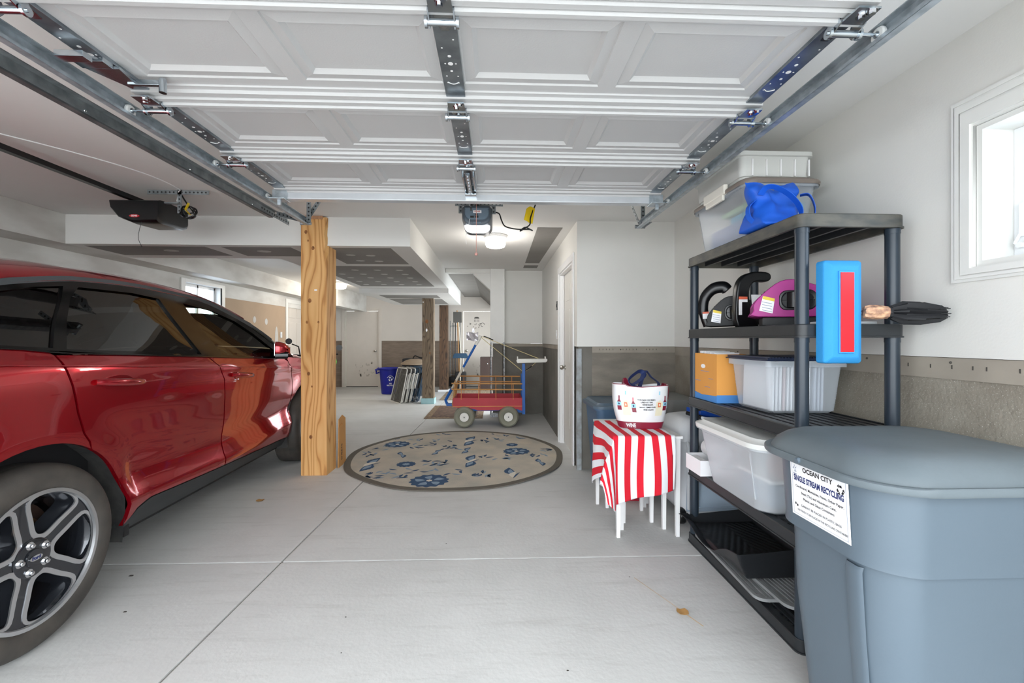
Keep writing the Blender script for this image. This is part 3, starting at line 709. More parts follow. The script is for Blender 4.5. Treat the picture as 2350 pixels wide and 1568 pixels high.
b = MB(); b.grid(lambda u, v: Vector((cx + .36 + .065 * u + .02 * v, 3.335 - .008 * math.sin(u * 7), 2.185 + .085 * v - .03 * u * (1 - v) + .02 * v * math.sin(PI * u))), 8, 4); b.shell(.002); b.build('warning_tag', 'yellow', op, world=True)

op2 = thing('garage_door_opener', 'black garage door opener above the red car with coiled cord', 'door opener', (-2.6, 3.4, 2.42))
b = MB()
x0, x1 = -2.86, -2.50
def sec2(y, dx, zt_, zb):
    return [Vector((x, y, z)) for x, z in ((x0 + dx, zt_), (x0 + dx + .01, zt_ - .05), (x0 + dx + .06, zb + .04), (x0 + dx + .16, zb), (x1 - .01, zb + .0), (x1 + .0, zb + .03), (x1, zt_ - .05), (x1, zt_))]
b.loft([sec2(3.34, .01, 2.30, 2.16), sec2(3.36, 0, 2.31, 2.145), sec2(3.40, 0, 2.315, 2.14), sec2(3.62, .0, 2.31, 2.15), sec2(3.66, .02, 2.30, 2.17)], cap0=True, cap1=True)
b.build('housing', 'black', op2, world=True, smooth=50)
M['sticker_red'] = mat('red_oval_badge', '#b3202c', .4)
b = MB(); b.prism([(-2.665 + .037 * math.cos(t), 2.185 + .011 * math.sin(t)) for t in [k * PI / 8 for k in range(16)]], 3.333, 3.352, 'XZ'); bd = b.build('badge', 'sticker_red', op2, world=True)
t = text_mesh('GENIE', .016, .0004); t.transform(basis((-2.665, 3.332, 2.185), (1, 0, 0), (0, 0, 1))); b = MB(); b.merge(t); b.build('lettering', 'paper', bd, world=True, smooth=0)
b = MB(); b.box(-2.74, -.2, 2.315, -2.70, 3.5, 2.33); b.box(-2.726, -.2, 2.33, -2.714, 3.5, 2.352); b.build('rail', 'black', op2, world=True)
b = MB(); b.box(-2.70, 3.4, 2.30, -2.40, 3.43, 2.31); perf(b, (-2.66, 3.45, CZ - .02), (-2.20, 3.45, CZ - .02), up=(0, 0, 1)); perf(b, (-2.42, 3.45, 2.24), (-2.42, 3.45, CZ)); b.build('hanger_strap', ['galvdark', 'hole'], op2, world=True)
b = MB(); pts = []
for k in range(34):
    t = k * .75; pts.append((-2.36 + .05 * math.cos(t) * (1 + .2 * math.sin(k)), 3.46 + .02 * math.sin(k * 1.3), 2.25 + .045 * math.sin(t)))
b.tube([(-2.40, 3.5, 2.25)] + pts + [(-2.38, 3.46, 2.33), (-2.42, 3.46, 2.40), (-2.42, 3.46, CZ)], .0055, 6, smooth=3); b.build('coiled_cord', 'black', op2, world=True)
b = MB(); b.tube([(-2.33, 3.42, 2.31), (-2.355, 3.42, 2.26), (-2.32, 3.42, 2.22)], .009, flat=(.012, .001)); b.build('cord_tie', 'yellow', op2, world=True)
b = MB(); b.tube([(-2.63, 3.36, 2.15), (-2.65, 3.36, 2.08), (-2.655, 3.36, 2.02), (-2.63, 3.36, 1.96)], .0018, 5, smooth=4); b.build('antenna_wire', 'hole', op2, world=True)
b = MB(); b.tube([(-2.95, 2.3, CZ - .004), (-2.6, 2.75, CZ - .003), (-2.42, 3.1, CZ - .004), (-2.4, 3.4, CZ - .004), (-2.43, 3.45, CZ - .02), (-2.44, 3.45, 2.33)], .0035, 6, smooth=5)
tag(b.build('ceiling_wire', 'white'), 'thin white wire stapled across the ceiling to the black opener', 'wire')
# ---------------------------------------------------------------- red car (local frame: x outward to the right, y forward, z up; origin under the rear hub on the outer plane)
mc = M['carpaint'] = mat('metallic_red_paint', '#a3091c', 0.2, 0.66, coat=1.0)
M['carglass'] = glassy('dark_tinted_glass', '#3a3f42', rough=.012, ior=1.9)
M['carglass_light'] = glassy('front_door_glass', '#cdd1bd', rough=.012, ior=1.65)
M['cladding'] = mat('dark_grey_cladding', '#2b2e30', .5, bump=.04, bscale=150)
M['cartrim'] = mat('gloss_black_trim', '#08090a', .12)
M['greytrim'] = mat('satin_dark_trim', '#3e4449', .35, .3)
M['interior'] = mat('dark_cabin', '#141416', .7)
M['seat'] = mat('charcoal_seat', '#26262a', .6)
M['alloy'] = mat('machined_alloy', '#c4c5c7', .28, .85)
M['gunmetal'] = mat('gloss_gunmetal', '#2c2f35', .18, .6, coat=1)
M['brakedisc'] = mat('rusty_brake_disc', '#6b5244', .4, .7, col2='#8a6a4c', vscale=8)
M['brakeshield'] = mat('brown_brake_shield', '#4d3b33', .6, .3)
M['liner'] = mat('felt_wheel_liner', '#2f2f2f', .9, col2='#3f3e3c', vscale=14, bump=.5, bscale=25)
CAR_A = R(2.5)
car = thing('car', 'red crossover car parked left of the wooden post', 'car', (-1.857, 1.86, 0), CAR_A)
WBASE = 2.85; CW = 1.90
def lerp(t, P):
    if t <= P[0][0]: return P[0][1]
    for (a, b_), (c, d) in zip(P[:-1], P[1:]):
        if t <= c: 
            u = (t - a) / (c - a); return b_ + (d - b_) * u
    return P[-1][1]
def slerp(t, P):
    if t <= P[0][0]: return P[0][1]
    n = len(P)
    for i in range(n - 1):
        if t <= P[i + 1][0]:
            a, c = P[i], P[i + 1]; u = (t - a[0]) / (c[0] - a[0])
            m0 = (c[1] - P[i - 1][1]) / (c[0] - P[i - 1][0]) if i else (c[1] - a[1]) / (c[0] - a[0])
            m1 = (P[i + 2][1] - a[1]) / (P[i + 2][0] - a[0]) if i < n - 2 else (c[1] - a[1]) / (c[0] - a[0])
            h = c[0] - a[0]; u2, u3 = u * u, u * u * u
            return (2 * u3 - 3 * u2 + 1) * a[1] + (u3 - 2 * u2 + u) * h * m0 + (-2 * u3 + 3 * u2) * c[1] + (u3 - u2) * h * m1
    return P[-1][1]
g_ = lambda x, s: math.exp(-(x / s) ** 2)
def charline(l): return lerp(l, [(-1, 1.20), (-.1, 1.168), (2.45, 1.0), (3.8, .86)])
def sidew(l, z):
    """outward offset of the body side"""
    cl = charline(l)
    w = slerp(z, [(.2, -.10), (.27, -.075), (.34, -.03), (.42, -.012), (.6, -.028), (.78, -.022), (.92, -.008), (1.02, -.004), (1.1, -.012), (1.18, -.045), (1.3, -.105), (1.45, -.18), (1.56, -.235), (1.64, -.30), (1.7, -.40)])
    w += .010 * g_(z - cl, .022)                                  # shoulder crease
    lowc = lerp(l, [(.4, .44), (1.36, .40), (2.3, .46), (2.6, .5)])
    w += -.020 * g_(z - (lowc + .13), .09) * (1 if .5 < l < 2.5 else .5) + .012 * g_(z - lowc, .03)
    for c0 in (0, WBASE):                                         # wheel-arch flares
        r = math.hypot(l - c0, z - .376)
        w += .014 * g_(r - .46, .10) * (1 if z < 1.0 else g_(z - 1.0, .1))
    w += -.10 * max(0, (-.35 - l) / .65) ** 2 - .16 * max(0, (l - 2.6) / 1.2) ** 2
    return w
def archpts(c0, r, a0, a1, n): return [(c0 + r * math.cos(R(a0 + (a1 - a0) * k / n)), .376 + r * .985 * math.sin(R(a0 + (a1 - a0) * k / n))) for k in range(n + 1)]
def densify(poly, st=.04):
    out = []
    for i, p in enumerate(poly):
        q = poly[(i + 1) % len(poly)]; d = math.hypot(q[0] - p[0], q[1] - p[1]); n = max(1, int(d / st))
        for k in range(n): out.append((p[0] + (q[0] - p[0]) * k / n, p[1] + (q[1] - p[1]) * k / n))
    return out
def inside(p, poly):
    c = False; n = len(poly)
    for i in range(n):
        a, b_ = poly[i], poly[i - 1]
        if (a[1] > p[1]) != (b_[1] > p[1]) and p[0] < (b_[0] - a[0]) * (p[1] - a[1]) / (b_[1] - a[1]) + a[0]: c = not c
    return c
def mindist(p, poly):
    m = 9
    for i in range(len(poly)):
        a, b_ = poly[i - 1], poly[i]; dx, dy = b_[0] - a[0], b_[1] - a[1]; q = dx * dx + dy * dy or 1e-9
        t = max(0, min(1, ((p[0] - a[0]) * dx + (p[1] - a[1]) * dy) / q)); m = min(m, math.hypot(p[0] - a[0] - dx * t, p[1] - a[1] - dy * t))
    return m
def panel(name, outer, m, holes=(), off=0.0, st=.03, parent=None, lip=.02, side=1, wf=None, th=None):
    """a body panel: an outline in (along, up) mapped onto the body side, edges rolled inward"""
    wf = wf or sidew
    O = densify(outer, st); H = [densify(h, st) for h in holes]
    vs = list(O); fc = [list(range(len(O)))]
    for h in H: fc.append(list(range(len(vs), len(vs) + len(h)))); vs += h
    x0 = min(p[0] for p in O); x1 = max(p[0] for p in O); z0 = min(p[1] for p in O); z1 = max(p[1] for p in O)
    loops = [O] + H
    i = x0 + st / 2
    while i < x1:
        j = z0 + st / 2
        while j < z1:
            if inside((i, j), O) and not any(inside((i, j), h) for h in H) and min(mindist((i, j), q) for q in loops) > st * .45: vs.append((i, j))
            j += st
        i += st
    res = delaunay_2d_cdt([Vector(v) for v in vs], [], fc if holes else [fc[0]], 1 if not holes else 0, 1e-5)
    b = MB(); P = res[0]
    V = [b.bm.verts.new(Vector((side * (wf(p.x, p.y) + off), p.x, p.y))) for p in P]
    for f in res[2]:
        c = (sum(P[k].x for k in f) / len(f), sum(P[k].y for k in f) / len(f))
        if inside(c, O) and not any(inside(c, h) for h in H):
            try: b.bm.faces.new([V[k] for k in (f if side > 0 else reversed(f))])
            except ValueError: pass
    for f in b.bm.faces:
        f.normal_update()
        if f.normal.x * side < 0: f.normal_flip()
    loose = [v for v in b.bm.verts if not v.link_faces]
    bmesh.ops.delete(b.bm, geom=loose, context='VERTS')
    if lip:
        be = [e for e in b.bm.edges if len(e.link_faces) == 1]
        r = bmesh.ops.extrude_edge_only(b.bm, edges=be)
        for v in r['geom']:
            if isinstance(v, bmesh.types.BMVert): v.co.x -= side * lip
    return b.build(name, m, parent or car, smooth=50, recalc=True, wn_mod=False)
# key curves (along, up)
ARC = .462
dlo_top = [(-.62, 1.18), (-.42, 1.32), (-.16, 1.43), (.03, 1.492), (.23, 1.53), (.40, 1.556), (.78, 1.575), (1.15, 1.562), (1.49, 1.53), (1.90, 1.40), (2.14, 1.285), (2.33, 1.16)]
belt = lambda l: lerp(l, [(-.62, 1.255), (-.04, 1.235), (.17, 1.207), (.6, 1.185), (1.3, 1.145), (2.2, 1.095), (2.5, 1.08)])
dtop = lambda l: slerp(l, dlo_top)
roofz = lambda l: slerp(l, [(-.95, 1.50), (-.8, 1.57), (-.5, 1.615), (.0, 1.655), (.4, 1.68), (1.0, 1.685), (1.4, 1.655), (1.85, 1.56), (2.2, 1.36), (2.5, 1.2), (2.9, 1.09), (3.4, 1.0), (3.75, .8)])
rail = lambda l: dtop(l) + slerp(l, [(-.8, .06), (0, .075), (1.2, .065), (1.9, .05), (2.35, .035)])
gap = .006
for side in (1, -1):
    if side == 1: par = car
    S_ = side
    def PN(*a, **k):
        o = panel(*a, side=S_, **k)
        if S_ < 0: o.location = (-CW - .0, 0, 0)
        return o
    # rear quarter + D pillar
    gx = [(.123, 1.20), (.143, 1.097), (.174, .939), (.206, .84), (.238, .795)]
    q = [(-1.0, .42), (-.47, .42)] + [p for p in archpts(0, ARC, 174, 58, 18)] + [(x - gap, z) for x, z in reversed(gx)] + [(.12, belt(.12))] + [(l, belt(l)) for l in (0, -.2, -.4)] + [(-.56, 1.25), (-.62, 1.29)] + [(l, z) for l, z in ((-.45, 1.39), (-.2, 1.475), (.0, 1.535), (.2, 1.575), (.4, 1.605))]
    q = q[:-5] + [(-.45, 1.42), (-.2, 1.50), (.0, 1.55)] + [(-.02, rail(0)), (-.4, 1.56), (-.8, 1.5), (-.95, 1.2)]
    q = [(-1.0, .42), (-.462, .42)] + archpts(0, ARC, 174, 58, 18) + [(x - gap, z) for x, z in reversed(gx)] + [(.1, belt(.1) - .004)] + [(l, belt(l) - .004) for l in (0, -.2, -.4)] + [(-.56, 1.255), (-.60, 1.29), (-.45, 1.40), (-.2, 1.478), (.03, 1.536), (.03, 1.60), (-.4, 1.56), (-.85, 1.45), (-.96, 1.15)]
    PN('rear_quarter_panel', q, 'carpaint')
    # rear door
    fx = [(1.176, 1.15), (1.255, 1.08), (1.317, .99), (1.345, .85), (1.355, .706), (1.35, .55), (1.339, .384)]
    rd = [(x + gap, z) for x, z in gx] + archpts(0, ARC, 57, -8, 14) + [(.475, .335), (.52, .38), (.62, .405), (.837, .394), (1.1, .382)] + [(1.337 - gap, .372)] + [(x - gap, z) for x, z in reversed(fx)] + [(l, belt(l) - .004) for l in (1.15, .9, .6, .35)] 
    PN('rear_door', rd, 'carpaint')
    fd = [(x + gap, z) for x, z in fx] + [(1.345, .372), (1.7, .358), (2.1, .345), (2.40, .34)] + [(2.43, .42), (2.44, .508), (2.46, .62), (2.485, .74), (2.49, .84), (2.44, .97), (2.37, 1.06)] + [(l, belt(l) - .004) for l in (2.3, 2.0, 1.6, 1.2)]
    PN('front_door', fd, 'carpaint')
    ff = [(2.412, .34), (2.442, .42), (2.452, .508), (2.472, .62), (2.497, .74), (2.502, .84), (2.452, .97), (2.38, 1.066), (2.36, 1.10), (2.6, 1.085), (3.0, 1.03), (3.4, .95), (3.65, .85), (3.74, .6), (3.74, .42), (3.31, .42)] + archpts(WBASE, ARC, 6, 180, 26) + [(2.39, .34)]
    PN('front_fender', ff[:-1], 'carpaint')
    PN('sill_cladding', [(.478, .262), (.47, .30), (.475, .325), (.54, .37), (.64, .395), (.837, .384), (1.1, .372), (1.34, .362), (1.7, .348), (2.1, .335), (2.39, .33), (2.39, .26), (1.4, .262)], 'cladding', off=-.004, lip=.05)
    # glass band: surround then panes
    PN('window_surround', [(-.56, 1.256), (-.4, belt(-.4)), (0, belt(0)), (.6, belt(.6)), (1.3, belt(1.3)), (2.2, belt(2.2)), (2.335, 1.092), (2.33, 1.13), (2.1, 1.30), (1.9, 1.408), (1.49, 1.54), (1.15, 1.574), (.78, 1.588), (.4, 1.571), (.23, 1.548), (.03, 1.512), (-.2, 1.455), (-.45, 1.375)], 'cartrim', holes=[
        [(-.46, 1.275), (.13, 1.232), (.20, 1.34), (.30, 1.46), (.345, 1.528), (.2, 1.508), (.0, 1.462), (-.22, 1.39), (-.40, 1.315)],
        [(.19, 1.225), (.6, 1.204), (1.12, 1.17), (1.08, 1.27), (1.02, 1.42), (.985, 1.525), (.78, 1.54), (.43, 1.533), (.36, 1.48), (.27, 1.36)],
        [(1.35, 1.158), (1.8, 1.132), (2.2, 1.112), (2.12, 1.20), (1.95, 1.315), (1.75, 1.415), (1.5, 1.482), (1.2, 1.515), (1.22, 1.45)]], off=.001, lip=.015, st=.03)
    PN('quarter_window', [(-.52, 1.27), (.15, 1.225), (.22, 1.34), (.365, 1.54), (.2, 1.52), (-.22, 1.40), (-.42, 1.33)], 'carglass', off=-.012, lip=0)
    PN('rear_door_window', [(.17, 1.21), (.6, 1.19), (1.15, 1.16), (1.1, 1.27), (1.0, 1.54), (.78, 1.555), (.4, 1.545), (.25, 1.38)], 'carglass', off=-.012, lip=0)
    PN('front_door_window', [(1.32, 1.14), (1.8, 1.12), (2.25, 1.10), (2.12, 1.22), (1.95, 1.33), (1.75, 1.43), (1.5, 1.49), (1.18, 1.53)], 'carglass_light', off=-.012, lip=0)
    # grey upper moulding over the rear windows, thin belt line
    b = MB()
    b.tube([Vector((S_ * (sidew(l, z) + .004), l, z)) for l, z in [(l_, dtop(l_) + .012) for l_ in [-.3 + .1 * k for k in range(26)]]], .012, flat=(.016, .003), up=(0, 0, 1))
    o = b.build('upper_moulding', 'greytrim', car)
    if S_ < 0: o.location = (-CW, 0, 0)
    b = MB(); b.tube([Vector((S_ * (sidew(l, belt(l)) + .006), l, belt(l))) for l in [-.5 + .1 * k for k in range(29)]], .004, 6)
    o = b.build('belt_moulding', 'cartrim', car)
    if S_ < 0: o.location = (-CW, 0, 0)
# dark backing so panel gaps read black, floor pan and wheel wells
b = MB()
for s_, ox_ in ((1, 0), (-1, -CW)):
    for (l0, l1, z0, z1) in ((.5, 2.36, .3, 1.1),):
        b.grid(lambda u, v: Vector((ox_ + s_ * (sidew(l0 + (l1 - l0) * u, z0 + (z1 - z0) * v) - .03), l0 + (l1 - l0) * u, z0 + (z1 - z0) * v)), 24, 8)
    b.grid(lambda u, v: Vector((ox_ + s_ * (sidew(-.3 + .8 * u, .9 + .25 * v) - .03), -.3 + .8 * u, .9 + .25 * v)), 12, 4)
b.box(-CW + .1, .5, .24, -.1, 2.36, .36); b.box(-CW + .3, -.9, .4, -.3, .5, .6); b.box(-CW + .3, 2.36, .35, -.3, 3.6, .7)
b.build('inner_body', 'interior', car)
for c0 in (0, WBASE):
    for s_, ox_ in ((1, 0), (-1, -CW)):
        b = MB(); rings = []
        for w, r in ((-.024, .464), (-.06, .48), (-.16, .49), (-.26, .48), (-.34, .46)):
            rings.append([Vector((ox_ + s_ * w, c0 + r * (1 + .012 * math.sin(a * .22)) * math.cos(R(a)), .376 + r * math.sin(R(a)))) for a in range(-18, 199, 9)])
        b.loft(rings, closed=False); b.face([p for p in rings[-1]]); b.build('wheel_liner', 'liner', car, smooth=60)
b = MB(); b.box(-.11, .49, .235, -.05, .53, .30, .008); b.build('mud_flap', 'blacksatin', car)
# roof, windscreen, bonnet, tailgate: sections across the car between both sides
def cross(l, z_e, w_e, z_c, n=14):
    out = []
    for k in range(n + 1):
        a = PI * k / n; x = math.cos(a)
        wx = -CW / 2 + (CW / 2 + w_e) * (abs(x) ** .8) * (1 if x > 0 else -1)
        out.append(Vector((wx, l, z_e + (z_c - z_e) * (math.sin(a) ** .75))))
    return out
def skin(name, ls, m, wf=None):
    b = MB(); rg = []
    for l in ls:
        ze = wf(l) if wf else rail(l); rg.append(cross(l, ze, sidew(l, ze) + .004, max(roofz(l), ze + .01)))
    b.loft(rg, closed=False); b.build(name, m, car, smooth=60, wn_mod=False)
edge = lambda l: dtop(l) + .006
skin('roof', [-.80 + .075 * k for k in range(37)], 'carpaint', edge)
skin('windscreen', [1.975 + .05 * k for k in range(11)], 'carglass_light', lambda l: slerp(l, [(1.9, 1.41), (2.33, 1.165), (2.6, 1.08)]))
skin('bonnet', [2.5 + .1 * k for k in range(13)], 'carpaint', lambda l: lerp(l, [(2.4, 1.10), (2.6, 1.085), (3.0, 1.03), (3.4, .95), (3.65, .85), (3.75, .7)]))
b = MB(); b.loft([[Vector((x, l, z)) for x in [-CW + .12 + (CW - .24) * k / 8 for k in range(9)]] for l, z in ((-.80, 1.555), (-.88, 1.42), (-.97, 1.15), (-1.04, .95), (-1.06, .7), (-1.03, .4))], closed=False); b.build('tailgate', 'carpaint', car, smooth=60)
b = MB(); b.loft([[Vector((-CW / 2 + (CW / 2 - ins) * math.sin(PI / 2 * (k - 6) / 6), l + .22 * math.cos(PI / 2 * (k - 6) / 6) - .10, z)) for k in range(13)] for l, z, ins in ((3.66, .86, .17), (3.76, .65, .17), (3.78, .45, .17), (3.70, .28, .2))], closed=False); b.build('front_bumper', 'carpaint', car, smooth=60)
# side fills at both ends
for s_, ox_ in ((1, 0), (-1, -CW)):
    b = MB(); b.box(ox_ + s_ * -.16 if s_ > 0 else ox_ + .0, -1.04, .40, ox_ + (0 if s_ > 0 else .16) - s_ * .1, -.95, 1.15, .03); b.build('rear_lamp', 'carpaint', car)
b = MB(); b.tube([Vector((sidew(l, charline(l)) + .0005, l, charline(l))) for l in [-.95 + .05 * k for k in range(69)]], .0035, 6); b.build('shoulder_highlight_bead', 'carpaint', car, smooth=60)  # thin bead added along the shoulder crease to catch a highlight
# handles
for l0 in (.266, 1.41):
    b = MB(); zc = 1.068 if l0 < 1 else 1.01; dz = -.085 * .28
    b.tube([Vector((sidew(l0 + .28 * t, zc + dz * t) + .004 + .030 * math.sin(PI * t) ** .5, l0 + .28 * t, zc + dz * t)) for t in [0, .06, .15, .3, .5, .7, .85, .94, 1]], [.014, .016, .018, .019, .02, .019, .018, .016, .014], 10); b.build('door_handle', 'carpaint', car, smooth=60)
    b = MB(); b.prism([(l0 + .13 + .095 * math.cos(t), zc - .012 + .036 * math.sin(t)) for t in [k * PI / 10 for k in range(20)]], sidew(l0 + .1, zc) - .002, sidew(l0 + .1, zc) + .004, 'YZ'); b.build('handle_recess', 'carpaint', car)
# mirror
mr = MB(); mr.loft([[Vector((x, 2.14 + l, 1.185 + z)) for x, z in rrect(.0 - i * .012, -.065 + i * .006, .20 - i * .01, .065 - i * .012, .045)] for l, i in ((0, 0), (.03, 0), (.07, 1), (.10, 3), (.115, 6))], cap0=True, cap1=True)
MRM = Matrix.Translation((.02, 2.19, 0)) @ Matrix.Rotation(R(-68), 4, 'Z') @ Matrix.Translation((-.02, -2.19, 0)); mr.xf(MRM)
mo = mr.build('mirror_housing', 'carpaint', car, smooth=60)
b = MB(); b.loft([[Vector((x, 2.138 + l, 1.17 + z)) for x, z in rrect(-.05, -.07, .195, -.01, .02)] for l in (0, .1)], cap0=True, cap1=True); b.xf(MRM); b.box(-.07, 2.15, 1.10, .03, 2.26, 1.16, .01); b.build('mirror_base', 'cartrim', mo)
b = MB(); b.box(.02, 2.129, 1.125, .185, 2.138, 1.235, .006); b.xf(MRM); b.build('mirror_glass', 'chrome', mo)
# cabin
def seat(x, y):
    t = MB(); t.loft([[Vector((x + px, y + l, z + pz)) for px, pz in rrect(-.24, -.05, .24, .05, .04)] for l, z in ((-.25, .62), (.2, .68))], cap0=True, cap1=True)
    t.loft([[Vector((x + px, y - .22 + pz + off, zz)) for px, pz in rrect(-w, -.06, w, .06, .05)] for zz, w, off in ((.62, .24, 0), (.9, .25, -.05), (1.12, .22, -.10), (1.2, .14, -.13))], cap0=True, cap1=True)
    t.loft([[Vector((x + px, y - .37 + pz, zz)) for px, pz in rrect(-w, -.05, w, .05, .04)] for zz, w in ((1.22, .10), (1.26, .14), (1.38, .14), (1.42, .09))], cap0=True, cap1=True)
    t.cyl((x - .05, y - .36, 1.15), (x - .05, y - .37, 1.25), .008); t.cyl((x + .05, y - .36, 1.15), (x + .05, y - .37, 1.25), .008)
    t.build('seat', 'seat', car, smooth=50)
for x, y in ((-.5, 1.75), (-1.4, 1.75), (-.5, .85), (-1.4, .85)): seat(x, y)
b = MB(); b.box(-CW + .2, 2.1, .75, -.2, 2.5, 1.08, .06); b.build('dashboard', 'interior', car)
b = MB(); b.box(-CW + .15, -.85, .55, -.15, .4, .95); b.build('cargo_floor', 'interior', car)
b = MB(); b.tube([(-.5 + .18 * math.cos(t), 2.0 + .09 * math.sin(t), 1.03 + .17 * math.sin(t)) for t in [k * PI / 10 for k in range(20)]], .015, 8, closed=True); b.build('steering_wheel', 'seat', car)
# wheels
def wheel(c0, side, ox_):
    w = thing('wheel_tmp', 'x', 'x'); del w['label']; del w['category']
    w.name = 'wheel'; w.parent = car
    w.location = (ox_, c0, .3765)
    if side < 0: w.rotation_euler = (0, 0, PI)
    b = MB()
    b.lathe([(.262, -.02), (.268, -.002), (.285, .006), (.31, .010), (.335, .006), (.352, -.002), (.366, -.018), (.3745, -.035), (.3765, -.06), (.3765, -.085), (.372, -.09), (.3765, -.095), (.3765, -.14), (.372, -.145), (.3765, -.15), (.3765, -.19), (.37, -.22), (.33, -.24), (.27, -.235)], n=72, axis='X'); b.build('tyre', 'rubber', w, smooth=50)
    b = MB(); b.lathe([(.270, .0), (.272, -.004), (.262, -.006), (.255, -.012), (.25, -.03), (.235, -.05), (.228, -.12), (.24, -.2)], n=72, axis='X'); b.build('rim_barrel', 'gunmetal', w, smooth=50)
    b = MB(); b.lathe([(.271, -.003), (.2715, .003), (.257, .003), (.254, -.008)], n=72, axis='X'); b.build('rim_lip', 'alloy', w, smooth=40)
    # spoke face: plate with five shield-shaped openings
    rot0 = R(-2)
    def op(k, d):
        """opening outline grown by -d"""
        a = rot0 + k * 2 * PI / 5; P = [(.088 + d * 1.2, 0), (.098 + d * .9, .026 - d * .6), (.145 + d * .5, .060 - d * .9), (.203 + d * .3, .102 - d * .9), (.230 - d * .2, .090 - d * .7), (.248 - d * .3, .047), (.2535 - d * .3, 0)]
        P = P + [(x, -y) for x, y in reversed(P[1:-1])]
        P = [(p.x, p.y) for p in smoothpath([(x, y, 0) for x, y in P], 3, True)]
        ca, sa = math.cos(a), math.sin(a)
        return [(x * ca - y * sa, x * sa + y * ca) for x, y in P]
    wfp = lambda y, z: -.012 - .022 * (1 - (math.hypot(y, z) / .255) ** 2) ** 1 if math.hypot(y, z) < .255 else -.012
    circ = [(.2555 * math.cos(t), .2555 * math.sin(t)) for t in [k * PI / 36 for k in range(72)]]
    o = panel('spokes', circ, 'gunmetal', holes=[op(k, .0) for k in range(5)], wf=wfp, st=.014, parent=w, lip=.0)
    # deep opening walls
    b = MB()
    for k in range(5):
        a_, c_ = op(k, 0), op(k, .022)
        b.loft([[Vector((wfp(*p), p[0], p[1])) for p in a_], [Vector((wfp(*p) - .02, p[0] * .995, p[1] * .995)) for p in a_], [Vector((-.085, p[0], p[1])) for p in c_]])
    b.build('spoke_walls', 'gunmetal', w, smooth=50, recalc=False)
    for k in range(5):
        a_ = op(k, -.0); c_ = op(k, -.0115); b = MB()
        n = len(a_)
        # machined band along both flanks of the opening, wide near the rim
        inn = [Vector((wfp(*p) + .0025, p[0], p[1])) for p in op(k, .001)]
        outp = [Vector((wfp(*p) + .0025, p[0], p[1])) for p in op(k, -.0175)]
        out2 = [v - Vector((.005, 0, 0)) for v in outp]; in2 = [v - Vector((.006, 0, 0)) for v in inn]
        keep = [i for i in range(n + 1)]
        b.loft([in2, inn, outp, out2]); b.build('machined_edge', 'alloy', w, smooth=40)
    b = MB(); b.lathe([(.075, -.036), (.078, -.030), (.07, -.026), (.036, -.026), (.034, -.020), (.0, -.018)], n=40, axis='X'); hb = b.build('hub', 'gunmetal', w, smooth=40)
    b = MB(); b.prism([(.026 * math.cos(t), .011 * math.sin(t)) for t in [k * PI / 12 for k in range(24)]], -.0185, -.0155, 'YZ'); bd = b.build('badge', 'chrome', hb)
    t = text_mesh('Ford', .018, .0006); t.transform(basis((-.0148, 0, 0), (0, 1, 0), (0, 0, 1))); b = MB(); b.merge(t); b.build('lettering', 'inkblue', bd, smooth=0)
    for k in range(5):
        a = rot0 + (k + .5) * 2 * PI / 5; y, z = .057 * math.cos(a), .057 * math.sin(a)
        b = MB(); b.cyl((-.03, y, z), (-.012, y, z), .0105, .0095, 6); b.ball((-.012, y, z), .009, 5, (.5, 1, 1)); b.cyl((-.031, y, z), (-.0245, y, z), .016, n=16); b.build('lug_nut', 'chrome', w)
    b = MB(); b.lathe([(.0, -.10), (.08, -.10), (.085, -.115), (.158, -.115), (.158, -.135), (0, -.135)], n=48, axis='X'); b.build('brake_disc', 'brakedisc', w)
    b = MB(); b.lathe([(.0, -.16), (.22, -.155), (.225, -.17)], n=40, axis='X'); b.build('brake_shield', 'brakeshield', w)
    b = MB(); b.tube([(-.105, .14 * math.cos(R(a)), .14 * math.sin(R(a))) for a in range(130, 216, 8)], .03, 10); b.build('brake_caliper', 'brakedisc', w)
    return w
w = wheel(0, 1, 0)
for c0, s_, ox_ in ((WBASE, 1, 0), (0, -1, -CW), (WBASE, -1, -CW)):
    c = copy_tree(w, car); c.location = (ox_, c0, .3765); c.rotation_euler = (0, 0, PI if s_ < 0 else (R(6) if c0 else 0))
# ---------------------------------------------------------------- wooden posts
def wood(name, c1, c2, c3, scale=1.0, rot=0):
    m = bpy.data.materials.new(name); m.use_nodes = True; b = m.node_tree.nodes['Principled BSDF']; b.inputs['Roughness'].default_value = .6
    tc = N(m, 'ShaderNodeTexCoord'); mp = N(m, 'ShaderNodeMapping'); mp.inputs['Scale'].default_value = (1, 1, .16); mp.inputs['Location'].default_value = (.28, .1, .0)
    nz = N(m, 'ShaderNodeTexNoise'); nz.inputs['Scale'].default_value = 5 * scale; nz.inputs['Detail'].default_value = 2
    ad = N(m, 'ShaderNodeMixRGB'); ad.inputs[0].default_value = .26
    wv = N(m, 'ShaderNodeTexWave', wave_type='RINGS', rings_direction='Z'); wv.inputs['Scale'].default_value = 9 * scale; wv.inputs['Distortion'].default_value = 1.0; wv.inputs['Detail'].default_value = 3
    cr = N(m, 'ShaderNodeValToRGB'); e = cr.color_ramp.elements; e[0].position = .0; e[0].color = srgb(c1); e[1].position = .86; e[1].color = srgb(c2); q = cr.color_ramp.elements.new(1.0); q.color = srgb(c3)
    L(m, tc.outputs['Object'], mp.inputs[0]); L(m, mp.outputs[0], nz.inputs[0]); L(m, mp.outputs[0], ad.inputs[1]); L(m, nz.outputs['Color'], ad.inputs[2]); L(m, ad.outputs[0], wv.inputs[0]); L(m, wv.outputs[0], cr.inputs[0]); L(m, cr.outputs[0], b.inputs['Base Color'])
    return m
M['pine'] = wood('yellow_pine', '#dcab6e', '#cf9a5b', '#b37b40')
